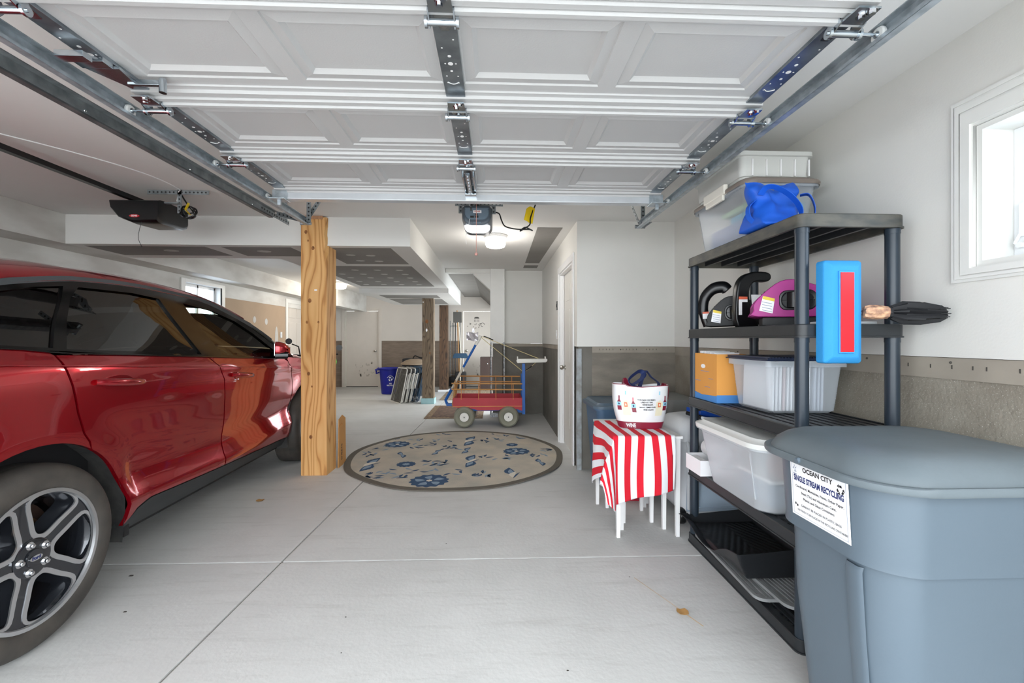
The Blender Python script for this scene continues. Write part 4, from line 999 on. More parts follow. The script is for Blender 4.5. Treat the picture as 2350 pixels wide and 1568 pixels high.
M['pinedark'] = wood('weathered_timber', '#7c6a55', '#6a5946', '#4e4031', 1.4)
M['pinebrown'] = wood('brown_timber', '#5f4733', '#4c3727', '#33251b', 1.4)
M['knot'] = mat('wood_knot', '#6e4420', .6, col2='#9a6434', vscale=60)
M['pinetop'] = mat('rough_sawn_pine', '#b98a68', .75, var=.2, vscale=14, stretch=(3, 3, .5))
def post(name, label, x0, y0, w, d, h, m, knots=(), foot=None):
    t = thing(name, label, 'post', (x0 + w / 2, y0 + d / 2, 0))
    b = MB(); n = 30; rings = []
    for k in range(n + 1):
        z = .0 + (h - (.012 if foot is None else 0)) * k / n
        live = .022 * (max(0, math.sin((z - 1.95) * 7)) if z > 1.95 and z < 2.4 else 0) * (1 if foot is None else 0)
        x1 = x0 + w - live * (1 + .5 * math.sin(z * 31))
        rings.append([Vector(p) for p in ((x0, y0, z), (x1, y0, z), (x0 + w, y0 + .03 + live, z), (x0 + w, y0 + d, z), (x0, y0 + d, z))])
    b.loft(rings, cap0=True, cap1=True); b.build('beam', m, t, world=True, smooth=0)
    for kx, kz, r in knots:
        b = MB(); b.lathe([(0, 0), (r * .5, -.0012), (r, 0)], (0, 0, 0), 14, 'Y'); b.xf(Matrix.Diagonal((1, 1, 1.3, 1))); b.xf(Matrix.Translation((kx, y0 - .0004, kz))); b.build('knot', 'knot', t, world=True)
    return t
p1 = post('wooden_post', 'thick yellow pine post with knots beside the red car', -1.80, 4.13, .235, .24, CZ, 'pine', [(-1.755, 2.27, .014), (-1.735, 2.19, .008), (-1.69, 2.0 + .12, .014), (-1.72, 1.63, .016), (-1.745, 1.43, .011), (-1.64, 1.43, .009), (-1.73, .95, .014), (-1.70, 0.83, .008), (-1.71, .36, .015)])
b = MB(); b.box(-1.806, 4.124, CZ - .03, -1.60, 4.30, CZ - .0, .002); b.build('top_shim', 'pinetop', p1, world=True)
b = MB(); b.box(-1.677, 4.127, 1.722, -1.652, 4.131, 1.735, .001); b.build('staple_tag', 'paper', p1, world=True)
M['bluefoot'] = mat('pale_blue_concrete_foot', '#9cc0c4', .8, var=.1, vscale=9)
p2 = post('wooden_post', 'weathered grey brown post on a pale blue footing behind the folded chairs', -1.42, 8.62, .22, .2, 2.075, 'pinedark', [(-1.33, 1.62, .03), (-1.27, 1.0, .015)], foot=1)
b = MB(); b.box(-1.445, 8.59, 0, -1.18, 8.84, .11, .006); b.build('footing', 'bluefoot', p2, world=True)
b = MB(); b.ball((-1.335, 8.615, 1.45), .016, 6, (1, .4, 2)); b.ball((-1.40, 8.615, 2.0), .012, 6, (1, .4, 1)); b.build('paint_splash', 'paper', p2, world=True)
p3 = post('wooden_post', 'dark brown post standing farthest back near the hanging tools', -1.335, 10.6, .2, .2, 2.4, 'pinebrown', foot=1)
b = MB(); b.box(-1.37, 10.57, 0, -1.10, 10.83, .05, .006); b.build('footing', 'whiteplastic', p3, world=True)
M['cardboard'] = mat('cardboard', '#c08c52', .8, var=.1, vscale=4)
t = thing('cardboard_sheet', 'flattened cardboard piece leaning behind the foot of the pine post', 'cardboard', (-1.55, 4.42, 0))
b = MB(); b.prism([(4.38, 0), (4.60, .0), (4.585, .46), (4.50, .50), (4.40, .47)], -1.553, -1.545, 'YZ'); b.prism([(4.36, 0), (4.5, 0), (4.48, .42), (4.38, .40)], -1.543, -1.537, 'YZ'); b.build('sheet', 'cardboard', t, world=True)
q = text_mesh('SHEETS', .05, .001); q.transform(basis((-1.536, 4.45, .14), (0, 0, 1), (0, -1, 0))); b = MB(); b.merge(q); b.build('lettering', 'inkblack', t, world=True, smooth=0)

# ---------------------------------------------------------------- black shelving unit
SX0, SX1, SY0, SY1 = 1.222, 1.672, 1.70, 2.725
SH = [.055, .475, .91, 1.332, 1.778]        # shelf top heights
su = thing('shelving_unit', 'black plastic five shelf unit against the right wall', 'shelf unit', ((SX0 + SX1) / 2, (SY0 + SY1) / 2, 0))
M['grime'] = mat('grimy_shelf_plastic', '#3a3c3b', .5, col2='#5a574f', vscale=9, stretch=(1, 1, 3))
for i, z in enumerate(SH):
    b = MB(); H = .055
    O = rrect(SX0, SY0, SX1, SY1, .035, 5); I = rrect(SX0 + .012, SY0 + .012, SX1 - .012, SY1 - .012, .03, 5)
    O2 = rrect(SX0 - .004, SY0 - .004, SX1 + .004, SY1 + .004, .037, 5)
    v = lambda P, zz: [Vector((p[0], p[1], zz)) for p in P]
    b.loft([v(I, z - .012), v(I, z - H), v(O2, z - H), v(O2, z - H + .006), v(O, z - H + .007), v(O, z - .004), v(rrect(SX0 + .003, SY0 + .003, SX1 - .003, SY1 - .003, .033), z), v(I, z), v(I, z - .004)])
    sh = b.build('shelf_rim', 'plastic_dark' if i < 4 else 'grime', su, world=True)
    # slatted deck with ribs beneath
    b = MB()
    n = 9; w = (SX1 - SX0 - .03) / n
    for k in range(n): b.box(SX0 + .015 + k * w, SY0 + .012, z - .009, SX0 + .015 + k * w + w * .62, SY1 - .012, z - .002)
    m_ = 22
    for k in range(m_ + 1):
        y = SY0 + .02 + (SY1 - SY0 - .04) * k / m_; b.box(SX0 + .012, y - .004, z - .014, SX1 - .012, y + .004, z - .006)
    for x in (SX0 + .12, (SX0 + SX1) / 2, SX1 - .12): b.box(x - .008, SY0 + .012, z - .045, x + .008, SY1 - .012, z - .01)
    b.build('shelf_deck', 'plastic_dark', su, world=True, smooth=0)
for x in (SX0 + .033, SX1 - .033):
    for y in (SY0 + .033, SY1 - .033):
        b = MB()
        for a, c in zip(SH[:-1], SH[1:]):
            b.cyl((x, y, a - .001), (x, y, c - .05), .0255, n=28)
            b.cyl((x, y, c - .075), (x, y, c - .054), .027, n=28)
        b.cyl((x, y, 0), (x, y, .012), .028, n=20); b.build('pole', 'pole', su, world=True, smooth=50)

# ---------------------------------------------------------------- things on the shelves
def tote(name, label, cat, x0, y0, x1, y1, z, h, m, lid=None, lidm=None, taper=.03, wall=.003, r=.03, lip=.012, group=None, rim=True, lidh=.022, lidover=.008):
    """storage tote: tapered rounded tub with a rolled rim, and a lid"""
    t = thing(name, label, cat, ((x0 + x1) / 2, (y0 + y1) / 2, z), 0, group)
    b = MB()
    def ring(i, zz, rr=r): return [Vector((p[0], p[1], zz)) for p in rrect(x0 + i, y0 + i, x1 - i, y1 - i, rr, 6)]
    rg = [ring(taper + .012, z + .001, r), ring(taper, z + .012)] + [ring(taper * (1 - k / 5), z + h * k / 5) for k in range(1, 6)] + [ring(-lip, z + h), ring(-lip, z + h - .012), ] 
    b.loft(rg[:7], cap0=True)
    b.loft([ring(0, z + h - .03), ring(-lip, z + h - .028), ring(-lip, z + h), ring(0, z + h)])
    if wall: 
        pass
    b.build('tub', m, t, world=True)
    if lid:
        b = MB(); e = lidover + lip
        b.loft([ring(-e, z + h - .018, r + e), ring(-e - .002, z + h - .004, r + e), ring(-e, z + h + .004, r + e), ring(.0, z + h + lidh * .4, r), ring(.012, z + h + lidh, r), ring(.03, z + h + lidh, r * .8), ring(.038, z + h + lidh - .006, r * .8)], cap1=True)
        b.build('lid', lidm, t, world=True)
    return t
M['clear'] = frosted('clear_milky_plastic', '#dce2ea', .66, .25)
M['clearfog'] = frosted('frosted_plastic', '#e6eaee', .52, .3)
M['clearlid'] = frosted('milky_lid', '#e6e7e4', .08, .35)
M['taupe'] = mat('taupe_lid', '#7a7069', .4, bump=.03)
# top shelf
zt_ = SH[4] + .001
tt = tote('storage_tote', 'clear tote with a taupe lid and white latch on the top shelf', 'storage tote', 1.262, 2.14, 1.645, 2.70, zt_, .292, 'clear', 1, 'taupe', .035, r=.05)
b = MB(); b.box(1.232, 2.30, zt_ + .275, 1.26, 2.53, zt_ + .33, .008); b.box(1.235, 2.32, zt_ + .247, 1.252, 2.51, zt_ + .287, .006); b.build('latch', mat('cream_latch', '#e2ded3', .4), tt, world=True)
M['bluefold'] = mat('slate_blue_cloth', '#7f8fb8', .8); M['cyan'] = mat('cyan_plastic', '#2fb6e0', .5); M['green'] = mat('pale_green_plastic', '#a9cf9c', .5)
tag(MB().box(1.32, 2.24, zt_ + .012, 1.60, 2.62, zt_ + .14, .02).build('folded_blanket', 'bluefold'), 'slate blue folded cloth seen through the clear tote on the top shelf', 'blanket')
tag(MB().box(1.38, 2.19, zt_ + .145, 1.60, 2.50, zt_ + .20, .008).build('plastic_box', 'cyan'), 'cyan box inside the clear tote on the top shelf', 'box')
tag(MB().box(1.36, 2.22, zt_ + .205, 1.60, 2.56, zt_ + .235, .006).build('plastic_tray', 'green'), 'pale green tray lying uppermost inside the clear tote on the top shelf', 'tray')
M['ghost'] = frosted('white_translucent_plastic', '#dfe0dc', .25, .4)
gt = thing('storage_tote', 'white ribbed translucent tote upside down above the taupe lid near the ceiling', 'storage tote', (1.46, 2.45, zt_ + .323))
b = MB(); zz = zt_ + .323
O = lambda i, z: [Vector((p[0], p[1], z)) for p in rrect(1.27 + i, 2.2 + i, 1.645 - i, 2.70 - i, .03, 4)]
b.loft([O(.012, zz), O(.012, zz + .012), O(.006, zz + .014), O(0, zz + .115), O(-.012, zz + .117), O(-.012, zz + .138), O(.0, zz + .142)], cap1=True)
b.build('tub', 'ghost', gt, world=True)
for k in range(5):
    b = MB(); x = 1.33 + .075 * k; b.box(x - .003, 2.194, zz + .014, x + .003, 2.204, zz + .10, .001); b.build('rib', 'white', gt, world=True)
# blue bag slumped on the shelf corner
M['bagblue'] = mat('royal_blue_nonwoven', '#1357c4', .55, bump=.04, bscale=200)
bb = thing('tote_bag', 'crumpled royal blue fabric bag on the corner of the top shelf', 'bag', (1.42, 1.97, zt_))
from mathutils import noise as NZ
def crumple(p, a, f): 
    v = NZ.noise_vector(Vector(p) * f); w_ = NZ.noise(Vector(p) * f * .5)
    return Vector(v) * a
b = MB(); rg = []
for k in range(19):
    f = k / 18; z = zt_ + .002 + .235 * f
    cx = 1.30 + .02 * f; cy = 1.99 + .05 * f
    wx = .13 + .0 * f - .03 * math.sin(PI * f) ; wy = .12 - .085 * f ** .7
    ring = []
    for j in range(28):
        a = 2 * PI * j / 28; ca, sa = math.cos(a), math.sin(a)
        x = cx + wx * (abs(ca) ** .7) * (1 if ca > 0 else -1); y = cy + wy * (abs(sa) ** .7) * (1 if sa > 0 else -1)
        if f < .35 and x < cx: x -= .04 * (1 - f / .35); 
        dip = .055 * f * g_(x - cx, .035)
        p = Vector((x, y, z - dip)); ring.append(p + crumple(p, .034 * min(1, .25 + f * 2), 17) * Vector((1, 1, .5 * min(1, f * 3))))
    for p in ring: p.x = max(p.x, 1.195); p.z = max(p.z, zt_ + .001)
    rg.append(ring)
b.loft(rg, cap0=True); b.build('bag_body', 'bagblue', bb, world=True, smooth=70, subd=1)
b = MB(); b.tube([(1.23, 1.97, zt_ + .16), (1.24, 1.94, zt_ + .185), (1.28, 1.92, zt_ + .175), (1.33, 1.90, zt_ + .13), (1.36, 1.885, zt_ + .07), (1.35, 1.875, zt_ + .01)], .01, flat=(.016, .0015), smooth=5, up=(1, 0, 0)); b.build('strap', 'bagblue', bb, world=True, smooth=50)
b = MB(); b.tube([(1.44, 2.0, zt_ + .17), (1.47, 1.98, zt_ + .165), (1.49, 1.97, zt_ + .10), (1.48, 1.97, zt_ + .02)], .01, flat=(.015, .0015), smooth=5, up=(1, 0, 0)); b.build('strap', 'bagblue', bb, world=True, smooth=50)
b = MB(); b.tube([(1.23, 2.0, zt_ + .15), (1.185, 1.99, zt_ + .11), (1.18, 1.98, zt_ + .06), (1.20, 1.97, zt_ + .03)], .01, flat=(.013, .0015), smooth=5, up=(0, 1, 0)); b.build('strap', 'bagblue', bb, world=True, smooth=50)

# booster seats on the second shelf
z4 = SH[3] + .001
M['magenta'] = mat('magenta_shell', '#a3247f', .45, bump=.02, bscale=90)
M['labelyellow'] = mat('yellow_warning_band', '#e0c63c', .5); M['labelred'] = mat('red_warning_band', '#d9674a', .5)
def booster(name, label, ox, oy, oz, shell, tilt=0.0, seat='blacksatin', arms=()):
    """backless booster: low seat shell with rounded side, cup holder recess and hooked armrests; near side faces -Y, front towards -X"""
    t = thing(name, label, 'booster seat', (ox, oy, oz), 0, 'booster seats'); del t['group']
    side = [(-.02, .03), (.0, .0), (.40, .0), (.42, .03), (.42, .10), (.38, .14), (.30, .13), (.24, .15), (.17, .175), (.10, .17), (.03, .12), (-.015, .07)]
    side = [(p.x, p.y) for p in smoothpath([(x, z, 0) for x, z in side], 3, True)]
    m4 = Matrix.Rotation(tilt, 4, 'Y')
    b = MB(); b.prism(side, 0, .045, 'XZ', bev=.008, mtx=m4); b.prism(side, .29, .335, 'XZ', bev=.008, mtx=m4); b.prism([(x, z * .82) for x, z in side], .045, .29, 'XZ', mtx=m4); b.build('shell', shell, t, smooth=40)
    b = MB(); O = rrect(.10, .035, .25, .115, .035, 6); q = [(x, z) for x, z in O]
    b.loft([[Vector((p[0], y, p[1])) for p in rrect(.10 - i, .035 - i, .25 + i, .118 + i, .035, 6)] for y, i in ((.004, .008), (-.006, .004), (-.007, -.002), (-.001, -.008))], cap1=True); b.cyl((.175, -.001, .042), (.175, -.001, .112), .048, n=24); b.xf(m4); b.build('cup_holder', 'black', t, smooth=40)
    b = MB(); b.prism([(.005, .03), (.065, .015), (.075, .085), (.022, .10)], -.0035, .0, 'XZ', mtx=m4); lb = b.build('label', 'paper', t); lb['label'] = 'white warning sticker'
    b = MB(); b.prism([(.02, .086), (.073, .072), (.075, .086), (.023, .101)], -.0045, -.003, 'XZ', mtx=m4); b.build('label_band', 'labelyellow', lb)
    b = MB()
    for k in range(4): 
        a0 = .074 - k * .013; b.prism([(.018, a0), (.062, a0 - .011), (.062, a0 - .014), (.018, a0 - .003)], -.0045, -.003, 'XZ', mtx=m4)
    b.build('label_print', 'inkgrey', lb)
    b = MB(); b.loft([[Vector((x, .05 + .235 * k / 6, z + .025 * math.cos((k / 6 - .5) * PI * 2) * -1)) for x, z in ((.03, .10), (.38, .10), (.38, .075), (.03, .075))] for k in range(7)], cap0=True, cap1=True); b.xf(m4); b.build('cushion', seat, t, smooth=50)
    for y in arms:
        b = MB(); b.tube([(-.02, y, .01), (-.045, y, .10), (-.03, y, .19), (.03, y, .245), (.10, y, .25), (.125, y, .225)], [.03, .035, .037, .038, .038, .026], 12, smooth=5); b.xf(m4); b.build('armrest', 'black', t, smooth=60)
        b = MB(); b.box(-.05, y - .034, .055, -.005, y - .029, .10, .001); b.xf(m4); a_ = b.build('armrest_label', 'paper', t)
        b = MB(); b.box(-.05, y - .036, .088, -.005, y - .033, .10, .0005); b.xf(m4); b.build('label_band', 'labelred', a_)
    return t
b1 = booster('booster_seat', 'black booster seat at the left end of the upper middle shelf', 1.262, 2.50, z4 + .012, 'blacksatin', R(-3), arms=(.24,))
b1.scale = (.82, .6, .95); b1.rotation_euler = (0, 0, R(-27))
b2 = booster('booster_seat', 'magenta booster seat with black cup holder behind the front pole', 1.262, 2.04, z4 + .045, 'magenta', 0)
b2.scale = (.92, .62, .98); b2.rotation_euler = (0, 0, R(-27))
b = MB(); b.box(.02, .03, -.046, .40, .30, -.001, .01); b.build('base', 'blacksatin', b2)
t = thing('booster_seat', 'tall hooked black booster armrest standing between the two booster seats', 'booster seat', (1.43, 2.30, z4))
b = MB(); b.prism([(p.x, p.y) for p in smoothpath([(1.335, z4 + .01, 0), (1.33, z4 + .20, 0), (1.36, z4 + .28, 0), (1.43, z4 + .31, 0), (1.51, z4 + .305, 0), (1.525, z4 + .275, 0), (1.50, z4 + .255, 0), (1.44, z4 + .255, 0), (1.405, z4 + .22, 0), (1.405, z4 + .13, 0), (1.43, z4 + .06, 0), (1.45, z4 + .01, 0)], 4, True)], 2.34, 2.39, 'XZ', bev=.01); b.build('armrest', 'black', t, world=True, smooth=50)
b = MB(); b.box(1.332, 2.322, z4 + .155, 1.378, 2.329, z4 + .17, .001); b.mi = 1; b.box(1.332, 2.322, z4 + .07, 1.348, 2.329, z4 + .155, .001); b.box(1.348, 2.322, z4 + .14, 1.378, 2.329, z4 + .155, .0005); b.build('label', ['labelred', 'paper'], t, world=True)
b = MB(); b.prism([(1.40, z4 + .18), (1.455, z4 + .18), (1.475, z4 + .14), (1.43, z4 + .09), (1.405, z4 + .12)], 2.318, 2.326, 'XZ'); b.build('tag', 'paper', t, world=True)
tag(MB().box(1.36, 1.76, z4, 1.60, 1.83, z4 + .012, .003).build('plastic_tray', 'whiteplastic'), 'flat white tray under the magenta booster seat', 'tray')
# blue foam block with red inlay hanging at the shelf front
M['foam'] = mat('bright_blue_foam', '#2f8ecd', .75, bump=.15, bscale=220); M['foamlight'] = mat('light_blue_foam', '#3d97d8', .8, bump=.2, bscale=220); M['redstrip'] = mat('red_vinyl', '#e01c2a', .35)
fb = thing('foam_block', 'blue foam block with a red strip hanging in front of the upper shelf', 'foam float', (1.365, 1.665, 1.17))
x0, x1, za, zb = 1.285, 1.44, 1.175, 1.58
b = MB(); Rr = lambda i, y, rad: [Vector((p[0], y, p[1])) for p in rrect(x0 + i, za + i, x1 - i, zb - i, rad, 4)]
b.loft([Rr(.0, 1.693, .012), Rr(0, 1.66, .012), Rr(.004, 1.652, .01), Rr(.022, 1.640, .006), Rr(.03, 1.638, .006)], cap0=True, cap1=True); b.build('pad', 'foam', fb, world=True)
b = MB(); b.box(x0 + .046, 1.632, za + .04, x0 + .109, 1.639, zb - .045, .002); b.build('recess_frame', 'foamlight', fb, world=True)
b = MB(); b.box(x0 + .051, 1.629, za + .046, x0 + .104, 1.634, zb - .051, .001); b.build('inlay', 'redstrip', fb, world=True)
# folded umbrella
M['umb'] = mat('black_umbrella_cloth', '#15161a', .6); M['umbpat'] = mat('peach_patterned_cloth', '#d9ab88', .7, col2='#7d5c50', vscale=45)
um = thing('umbrella', 'folded black umbrella with peach pattern lying on the shelf end', 'umbrella', (1.56, 1.68, 1.36))
A_, B_ = Vector((1.46, 1.66, 1.378)), Vector((1.70, 1.58, 1.366)); dr = (B_ - A_); ax, ay = frame(dr)
def umring(f, r, n=40, pl=.25): 
    c = A_ + dr * f
    return [c + (ax * math.cos(2 * PI * k / n) + ay * math.sin(2 * PI * k / n)) * r * (1 + pl * math.sin(k * PI / 2.5 + f * 5)) for k in range(n)]
b = MB(); b.loft([umring(-.02, .018), umring(.04, .026, pl=.1), umring(.16, .027, pl=.08), umring(.30, .022, pl=.05)], cap0=True, cap1=True); b.build('canopy_end', 'umbpat', um, world=True, smooth=50)
b = MB(); b.loft([umring(.29, .023, pl=.05), umring(.33, .024, pl=.05)], cap0=True, cap1=True); b.build('band', 'umb', um, world=True)
b = MB(); b.loft([umring(.32, .022), umring(.48, .038), umring(.7, .038), umring(.93, .028), umring(1.0, .018)], cap0=True, cap1=True); b.build('canopy', 'umb', um, world=True, smooth=50)
for k in range(9):
    a = k * 2 * PI / 9; d0 = (ax * math.cos(a) + ay * math.sin(a)); b = MB(); b.tube([A_ + dr * .9 + d0 * .026, A_ + dr * 1.03 + d0 * .021 + Vector((0, 0, .003 * (k % 3)))], .0018, 5); b.build('rib', 'hole', um, world=True)

# middle shelf: orange file box and clear file tote
z3 = SH[2] + .001
M['orangebox'] = mat('orange_file_box', '#dc9a4b', .7, var=.05, vscale=3); M['boxblue'] = mat('blue_print', '#4a86c8', .7)
fbx = thing('file_box', 'orange cardboard file box with blue bottom band on the middle shelf', 'box', (1.33, 2.54, z3))
bx0, bx1, by0, by1, bz = 1.243, 1.41, 2.392, 2.655, .275
b = MB()
for (a0, c0, a1, c1) in ((bx0, by0, bx0 + .004, by1), (bx1 - .004, by0, bx1, by1), (bx0 + .004, by0, bx1 - .004, by0 + .004), (bx0 + .004, by1 - .004, bx1 - .004, by1)): b.box(a0, c0, z3, a1, c1, z3 + bz)
b.box(bx0 + .004, by0 + .004, z3, bx1 - .004, by1 - .004, z3 + .004); b.build('carton', 'orangebox', fbx, world=True, smooth=0)
b = MB(); b.prism([(by0, z3), (by1, z3), (by1, z3 + .04), (by1 - .09, z3 + .03), (by0, z3 + .04)], bx0 - .0012, bx0, 'YZ'); b.box(bx0, by0 - .0012, z3, bx1, by0, z3 + .045)
for y, zz, w in ((2.53, .17, .1), (2.46, .13, .05), (2.62, .11, .07), (2.50, .08, .06)): b.box(bx0 - .0012, y - w / 2, z3 + zz, bx0, y + w / 2, z3 + zz + .002)
b.build('printed_band', 'boxblue', fbx, world=True, smooth=0)
b = MB(); b.prism([(2.55 + .026 * math.cos(t), z3 + .20 + .012 * math.sin(t)) for t in [k * PI / 8 for k in range(16)]], bx0 - .0016, bx0 - .0002, 'YZ'); b.build('hand_hole', 'paper', fbx, world=True)
for k in range(4): tag(MB().box(bx0 + .01, 2.44 + .05 * k, z3 + .005, bx1 - .01, 2.46 + .05 * k, z3 + bz + .006 + .003 * k, .001, mtx=None).build('file_folder', 'paper'), 'white paper folder standing in the orange file box', 'folder', 'folders in the orange box')
ft = tote('storage_tote', 'clear file tote with navy lid rails full of folders on the middle shelf', 'storage tote', 1.30, 2.02, 1.672, 2.35, z3, .255, 'clear', None, None, .022, r=.022, lip=.014)
M['navy'] = mat('navy_plastic', '#18243f', .35)
b = MB(); b.box(1.282, 2.0, z3 + .256, 1.69, 2.37, z3 + .262, .001)
for k in range(26): b.box(1.29 + k * .0152, 1.998, z3 + .262, 1.298 + k * .0152, 2.365, z3 + .274, .001)
b.box(1.28, 1.995, z3 + .262, 1.69, 2.01, z3 + .270, .002); b.build('lid', 'navy', ft, world=True, smooth=0)
rr = random.Random(11); cols = ['paper', 'paper', 'paper', 'clearlid', 'clearlid', 'paper']
M['folderpink'] = mat('faded_pink_folder', '#d9c4c4', .7); M['foldergrey'] = mat('pale_grey_folder', '#c4cbd6', .6)
for k in range(13):
    x = 1.342 + k * .0185 + (.012 if k > 5 else 0) + (.012 if k > 9 else 0); lean = .006
    b = MB(); b.loft([[Vector((x + lean * f + dx, y, z3 + .013 + .222 * f * (1 - .05 * rr.random()))) for dx, y in ((0, 2.06), (.009, 2.06), (.009, 2.305), (0, 2.305))] for f in (0, 1)], cap0=True, cap1=True)
    tag(b.build('file_folder', 'folderpink' if k % 5 == 3 else 'foldergrey' if k > 9 else 'paper', smooth=0), 'hanging paper folder inside the clear file tote on the middle shelf', 'folder', 'folders in the clear file tote')

# second shelf from the floor: frosted tote, white tray, rolls
z2 = SH[1] + .001
ft2 = tote('storage_tote', 'large frosted white lidded tote overhanging the second lowest shelf', 'storage tote', 1.155, 1.86, 1.60, 2.46, z2, .325, 'clearfog', 1, 'clearlid', .05, r=.07, lip=.015)
b = MB(); b.tube([(1.165, 2.38, z2 + .28), (1.165, 1.98, z2 + .28), (1.17, 1.95, z2 + .25), (1.195, 1.95, z2 + .06)], .004, 6, smooth=4); b.build('side_ridge', 'clearfog', ft2, world=True)
tag(MB().box(1.26, 1.93, z2 + .014, 1.50, 2.20, z2 + .13, .02).build('plastic_box', mat('smoky_blue_box', '#71879c', .4)), 'smoky blue box with white lid inside the frosted tote', 'box')
tag(MB().box(1.25, 1.925, z2 + .131, 1.51, 2.21, z2 + .15, .008).build('box_lid', 'white'), 'white lid lying on the smoky blue box inside the frosted tote', 'lid')
b = MB(); b.lathe([(.0, 0), (.06, 0), (.075, .05), (.05, .12), (0, .13)], (1.36, 2.0, z2 + .151), 20); tag(b.build('woven_basket', mat('pinkish_woven_cane', '#b89a96', .8, bump=.5, bscale=90)), 'pinkish woven basket inside the frosted tote', 'basket')
wt = thing('cardboard_tray', 'low white cardboard tray sticking out of the second lowest shelf', 'tray', (1.30, 2.62, z2))
b = MB(); tx0, tx1, ty0, ty1 = 1.19, 1.45, 2.475, 2.665
for (a0, c0, a1, c1) in ((tx0, ty0, tx0 + .004, ty1), (tx1 - .004, ty0, tx1, ty1), (tx0 + .004, ty0, tx1 - .004, ty0 + .004), (tx0 + .004, ty1 - .004, tx1 - .004, ty1)): b.box(a0, c0, z2, a1, c1, z2 + .09)
b.box(tx0 + .004, ty0 + .004, z2, tx1 - .004, ty1 - .004, z2 + .004); b.build('tray', 'paper', wt, world=True, smooth=0)
M['kraft'] = mat('brown_tape', '#8a745f', .6)
b = MB(); b.tube([(1.33, 2.48, z2 + .125), (1.33, 2.66, z2 + .125)], .05, 20); b.xf(Matrix.Identity(4)); o = tag(b.build('paper_roll', 'white', smooth=50), 'wrapped white roll lying in the white cardboard tray', 'roll')
b = MB(); b.cyl((1.24, 2.49, z2 + .045), (1.24, 2.655, z2 + .045), .034, n=20); tag(b.build('paper_roll', 'white', smooth=50), 'thin white roll beside the wrapped roll in the cardboard tray', 'roll')
tb = thing('paint_brush', 'black handled brush lying on top of the white rolls', 'brush', (1.40, 2.6, z2 + .18))
b = MB(); b.tube([(1.33, 2.60, z2 + .20), (1.39, 2.585, z2 + .195)], .020, 12); b.build('handle', 'black', tb, world=True); b = MB(); b.tube([(1.39, 2.585, z2 + .195), (1.43, 2.575, z2 + .19)], .020, 12); b.build('ferrule', 'kraft', tb, world=True)

# lowest shelf: black floor liner and grey ribbed mats
M['matgrey'] = mat('grey_rubber_mat', '#8d8f90', .6, var=.15, vscale=20); M['matdark'] = mat('black_rubber_mat', '#1f2124', .38, bump=.05, bscale=60)
def ribbed(name, label, x0, y0, x1, y1, z, m, rot, tiltx=0, r=.05, n=16):
    t = thing(name, label, 'car mat', ((x0 + x1) / 2, (y0 + y1) / 2, z)); t.rotation_euler = (tiltx, R(0), rot)
    w, d = x1 - x0, y1 - y0
    b = MB(); O = rrect(-w / 2, -d / 2, w / 2, d / 2, r, 6); I = rrect(-w / 2 + .014, -d / 2 + .014, w / 2 - .014, d / 2 - .014, r, 6)
    v = lambda P, zz: [Vector((p[0], p[1], zz)) for p in P]
    b.loft([v(O, 0), v(O, .014), v(I, .014), v(I, .006)], cap0=True, cap1=True); b.build('mat_base', m, t)
    b = MB()
    for k in range(n): 
        x = -w / 2 + .03 + (w - .06) * k / (n - 1); b.box(x - .004, -d / 2 + .03, .005, x + .004, d / 2 - .03, .011)
    b.build('ribs', m, t, smooth=0); return t
ribbed('car_mat', 'large grey ribbed car mat at the bottom of the mat pile', 1.21, 1.93, 1.63, 2.64, SH[0] + .0165, 'matgrey', R(-2), 0, .05)
ribbed('car_mat', 'smaller grey ribbed car mat resting on the large grey mat', 1.27, 1.85, 1.65, 2.40, SH[0] + .033, 'matgrey', R(2), 0, .05)
ribbed('car_mat', 'speckled black mat lying flat under the grey car mats', 1.30, 1.76, 1.68, 2.6, SH[0] + .001, 'matdark', 0, 0, .02, 10).location.z -= .0
t = thing('floor_liner', 'black molded floor liner with raised edges on top of the mat pile', 'car mat', (1.42, 2.25, SH[0] + .05))
def liner(u, v, off=0):
    x = 1.17 + .48 * v; y = 2.02 + .66 * u
    base = SH[0] + .060 + .02 * u
    e = min(v * .47, (1 - v) * .47, u * .98, (1 - u) * .98)
    lip = (.095 * max(0, 1 - u * 3) + .035 + .04 * v) * (max(0, 1 - e / .045)) ** 1.2
    if v < .12: x -= .02 * (1 - v / .12)
    wav = .02 * math.sin(u * 9) * (1 if v < .1 else 0)
    z = base + lip + wav + (.003 * (1 if int((abs(v - .5) + u * .8) * 26) % 2 else 0) if e > .07 else 0)
    return Vector((x, y, z + off))
b = MB(); b.grid(liner, 90, 60); b.shell(.004); b.build('liner_tray', 'matdark', t, world=True, smooth=60)
# ---------------------------------------------------------------- big grey recycling bin in front of the shelves
M['bin'] = mat('blue_grey_bin_plastic', '#5a6772', .38, var=.06, vscale=2, bump=.02, bscale=120)
M['binlid'] = mat('grey_lid_plastic', '#646e74', .5, col2='#5c656a', vscale=4, bump=.06, bscale=40)
rb = thing('recycling_bin', 'huge blue grey recycling bin with domed lid in front of the shelves', 'bin', (1.30, 1.35, 0))
BX0, BX1, BY0, BY1 = 1.0, 1.63, 1.08, 1.625
def bring(i, z, r=.13, ex=0): return [Vector((p[0], p[1], z)) for p in rrect(BX0 + i, BY0 + i, BX1 - i, BY1 - i, r, 8)]
b = MB(); b.loft([bring(.105, .0, .10), bring(.09, .02, .11), bring(.058, .40, .12), bring(.052, .622, .12), bring(.030, .632, .13), bring(.031, .66, .13), bring(.022, .86, .13), bring(.006, .865, .14), bring(.004, .885, .14)], cap0=True)
b.build('body', 'bin', rb, world=True, smooth=50)
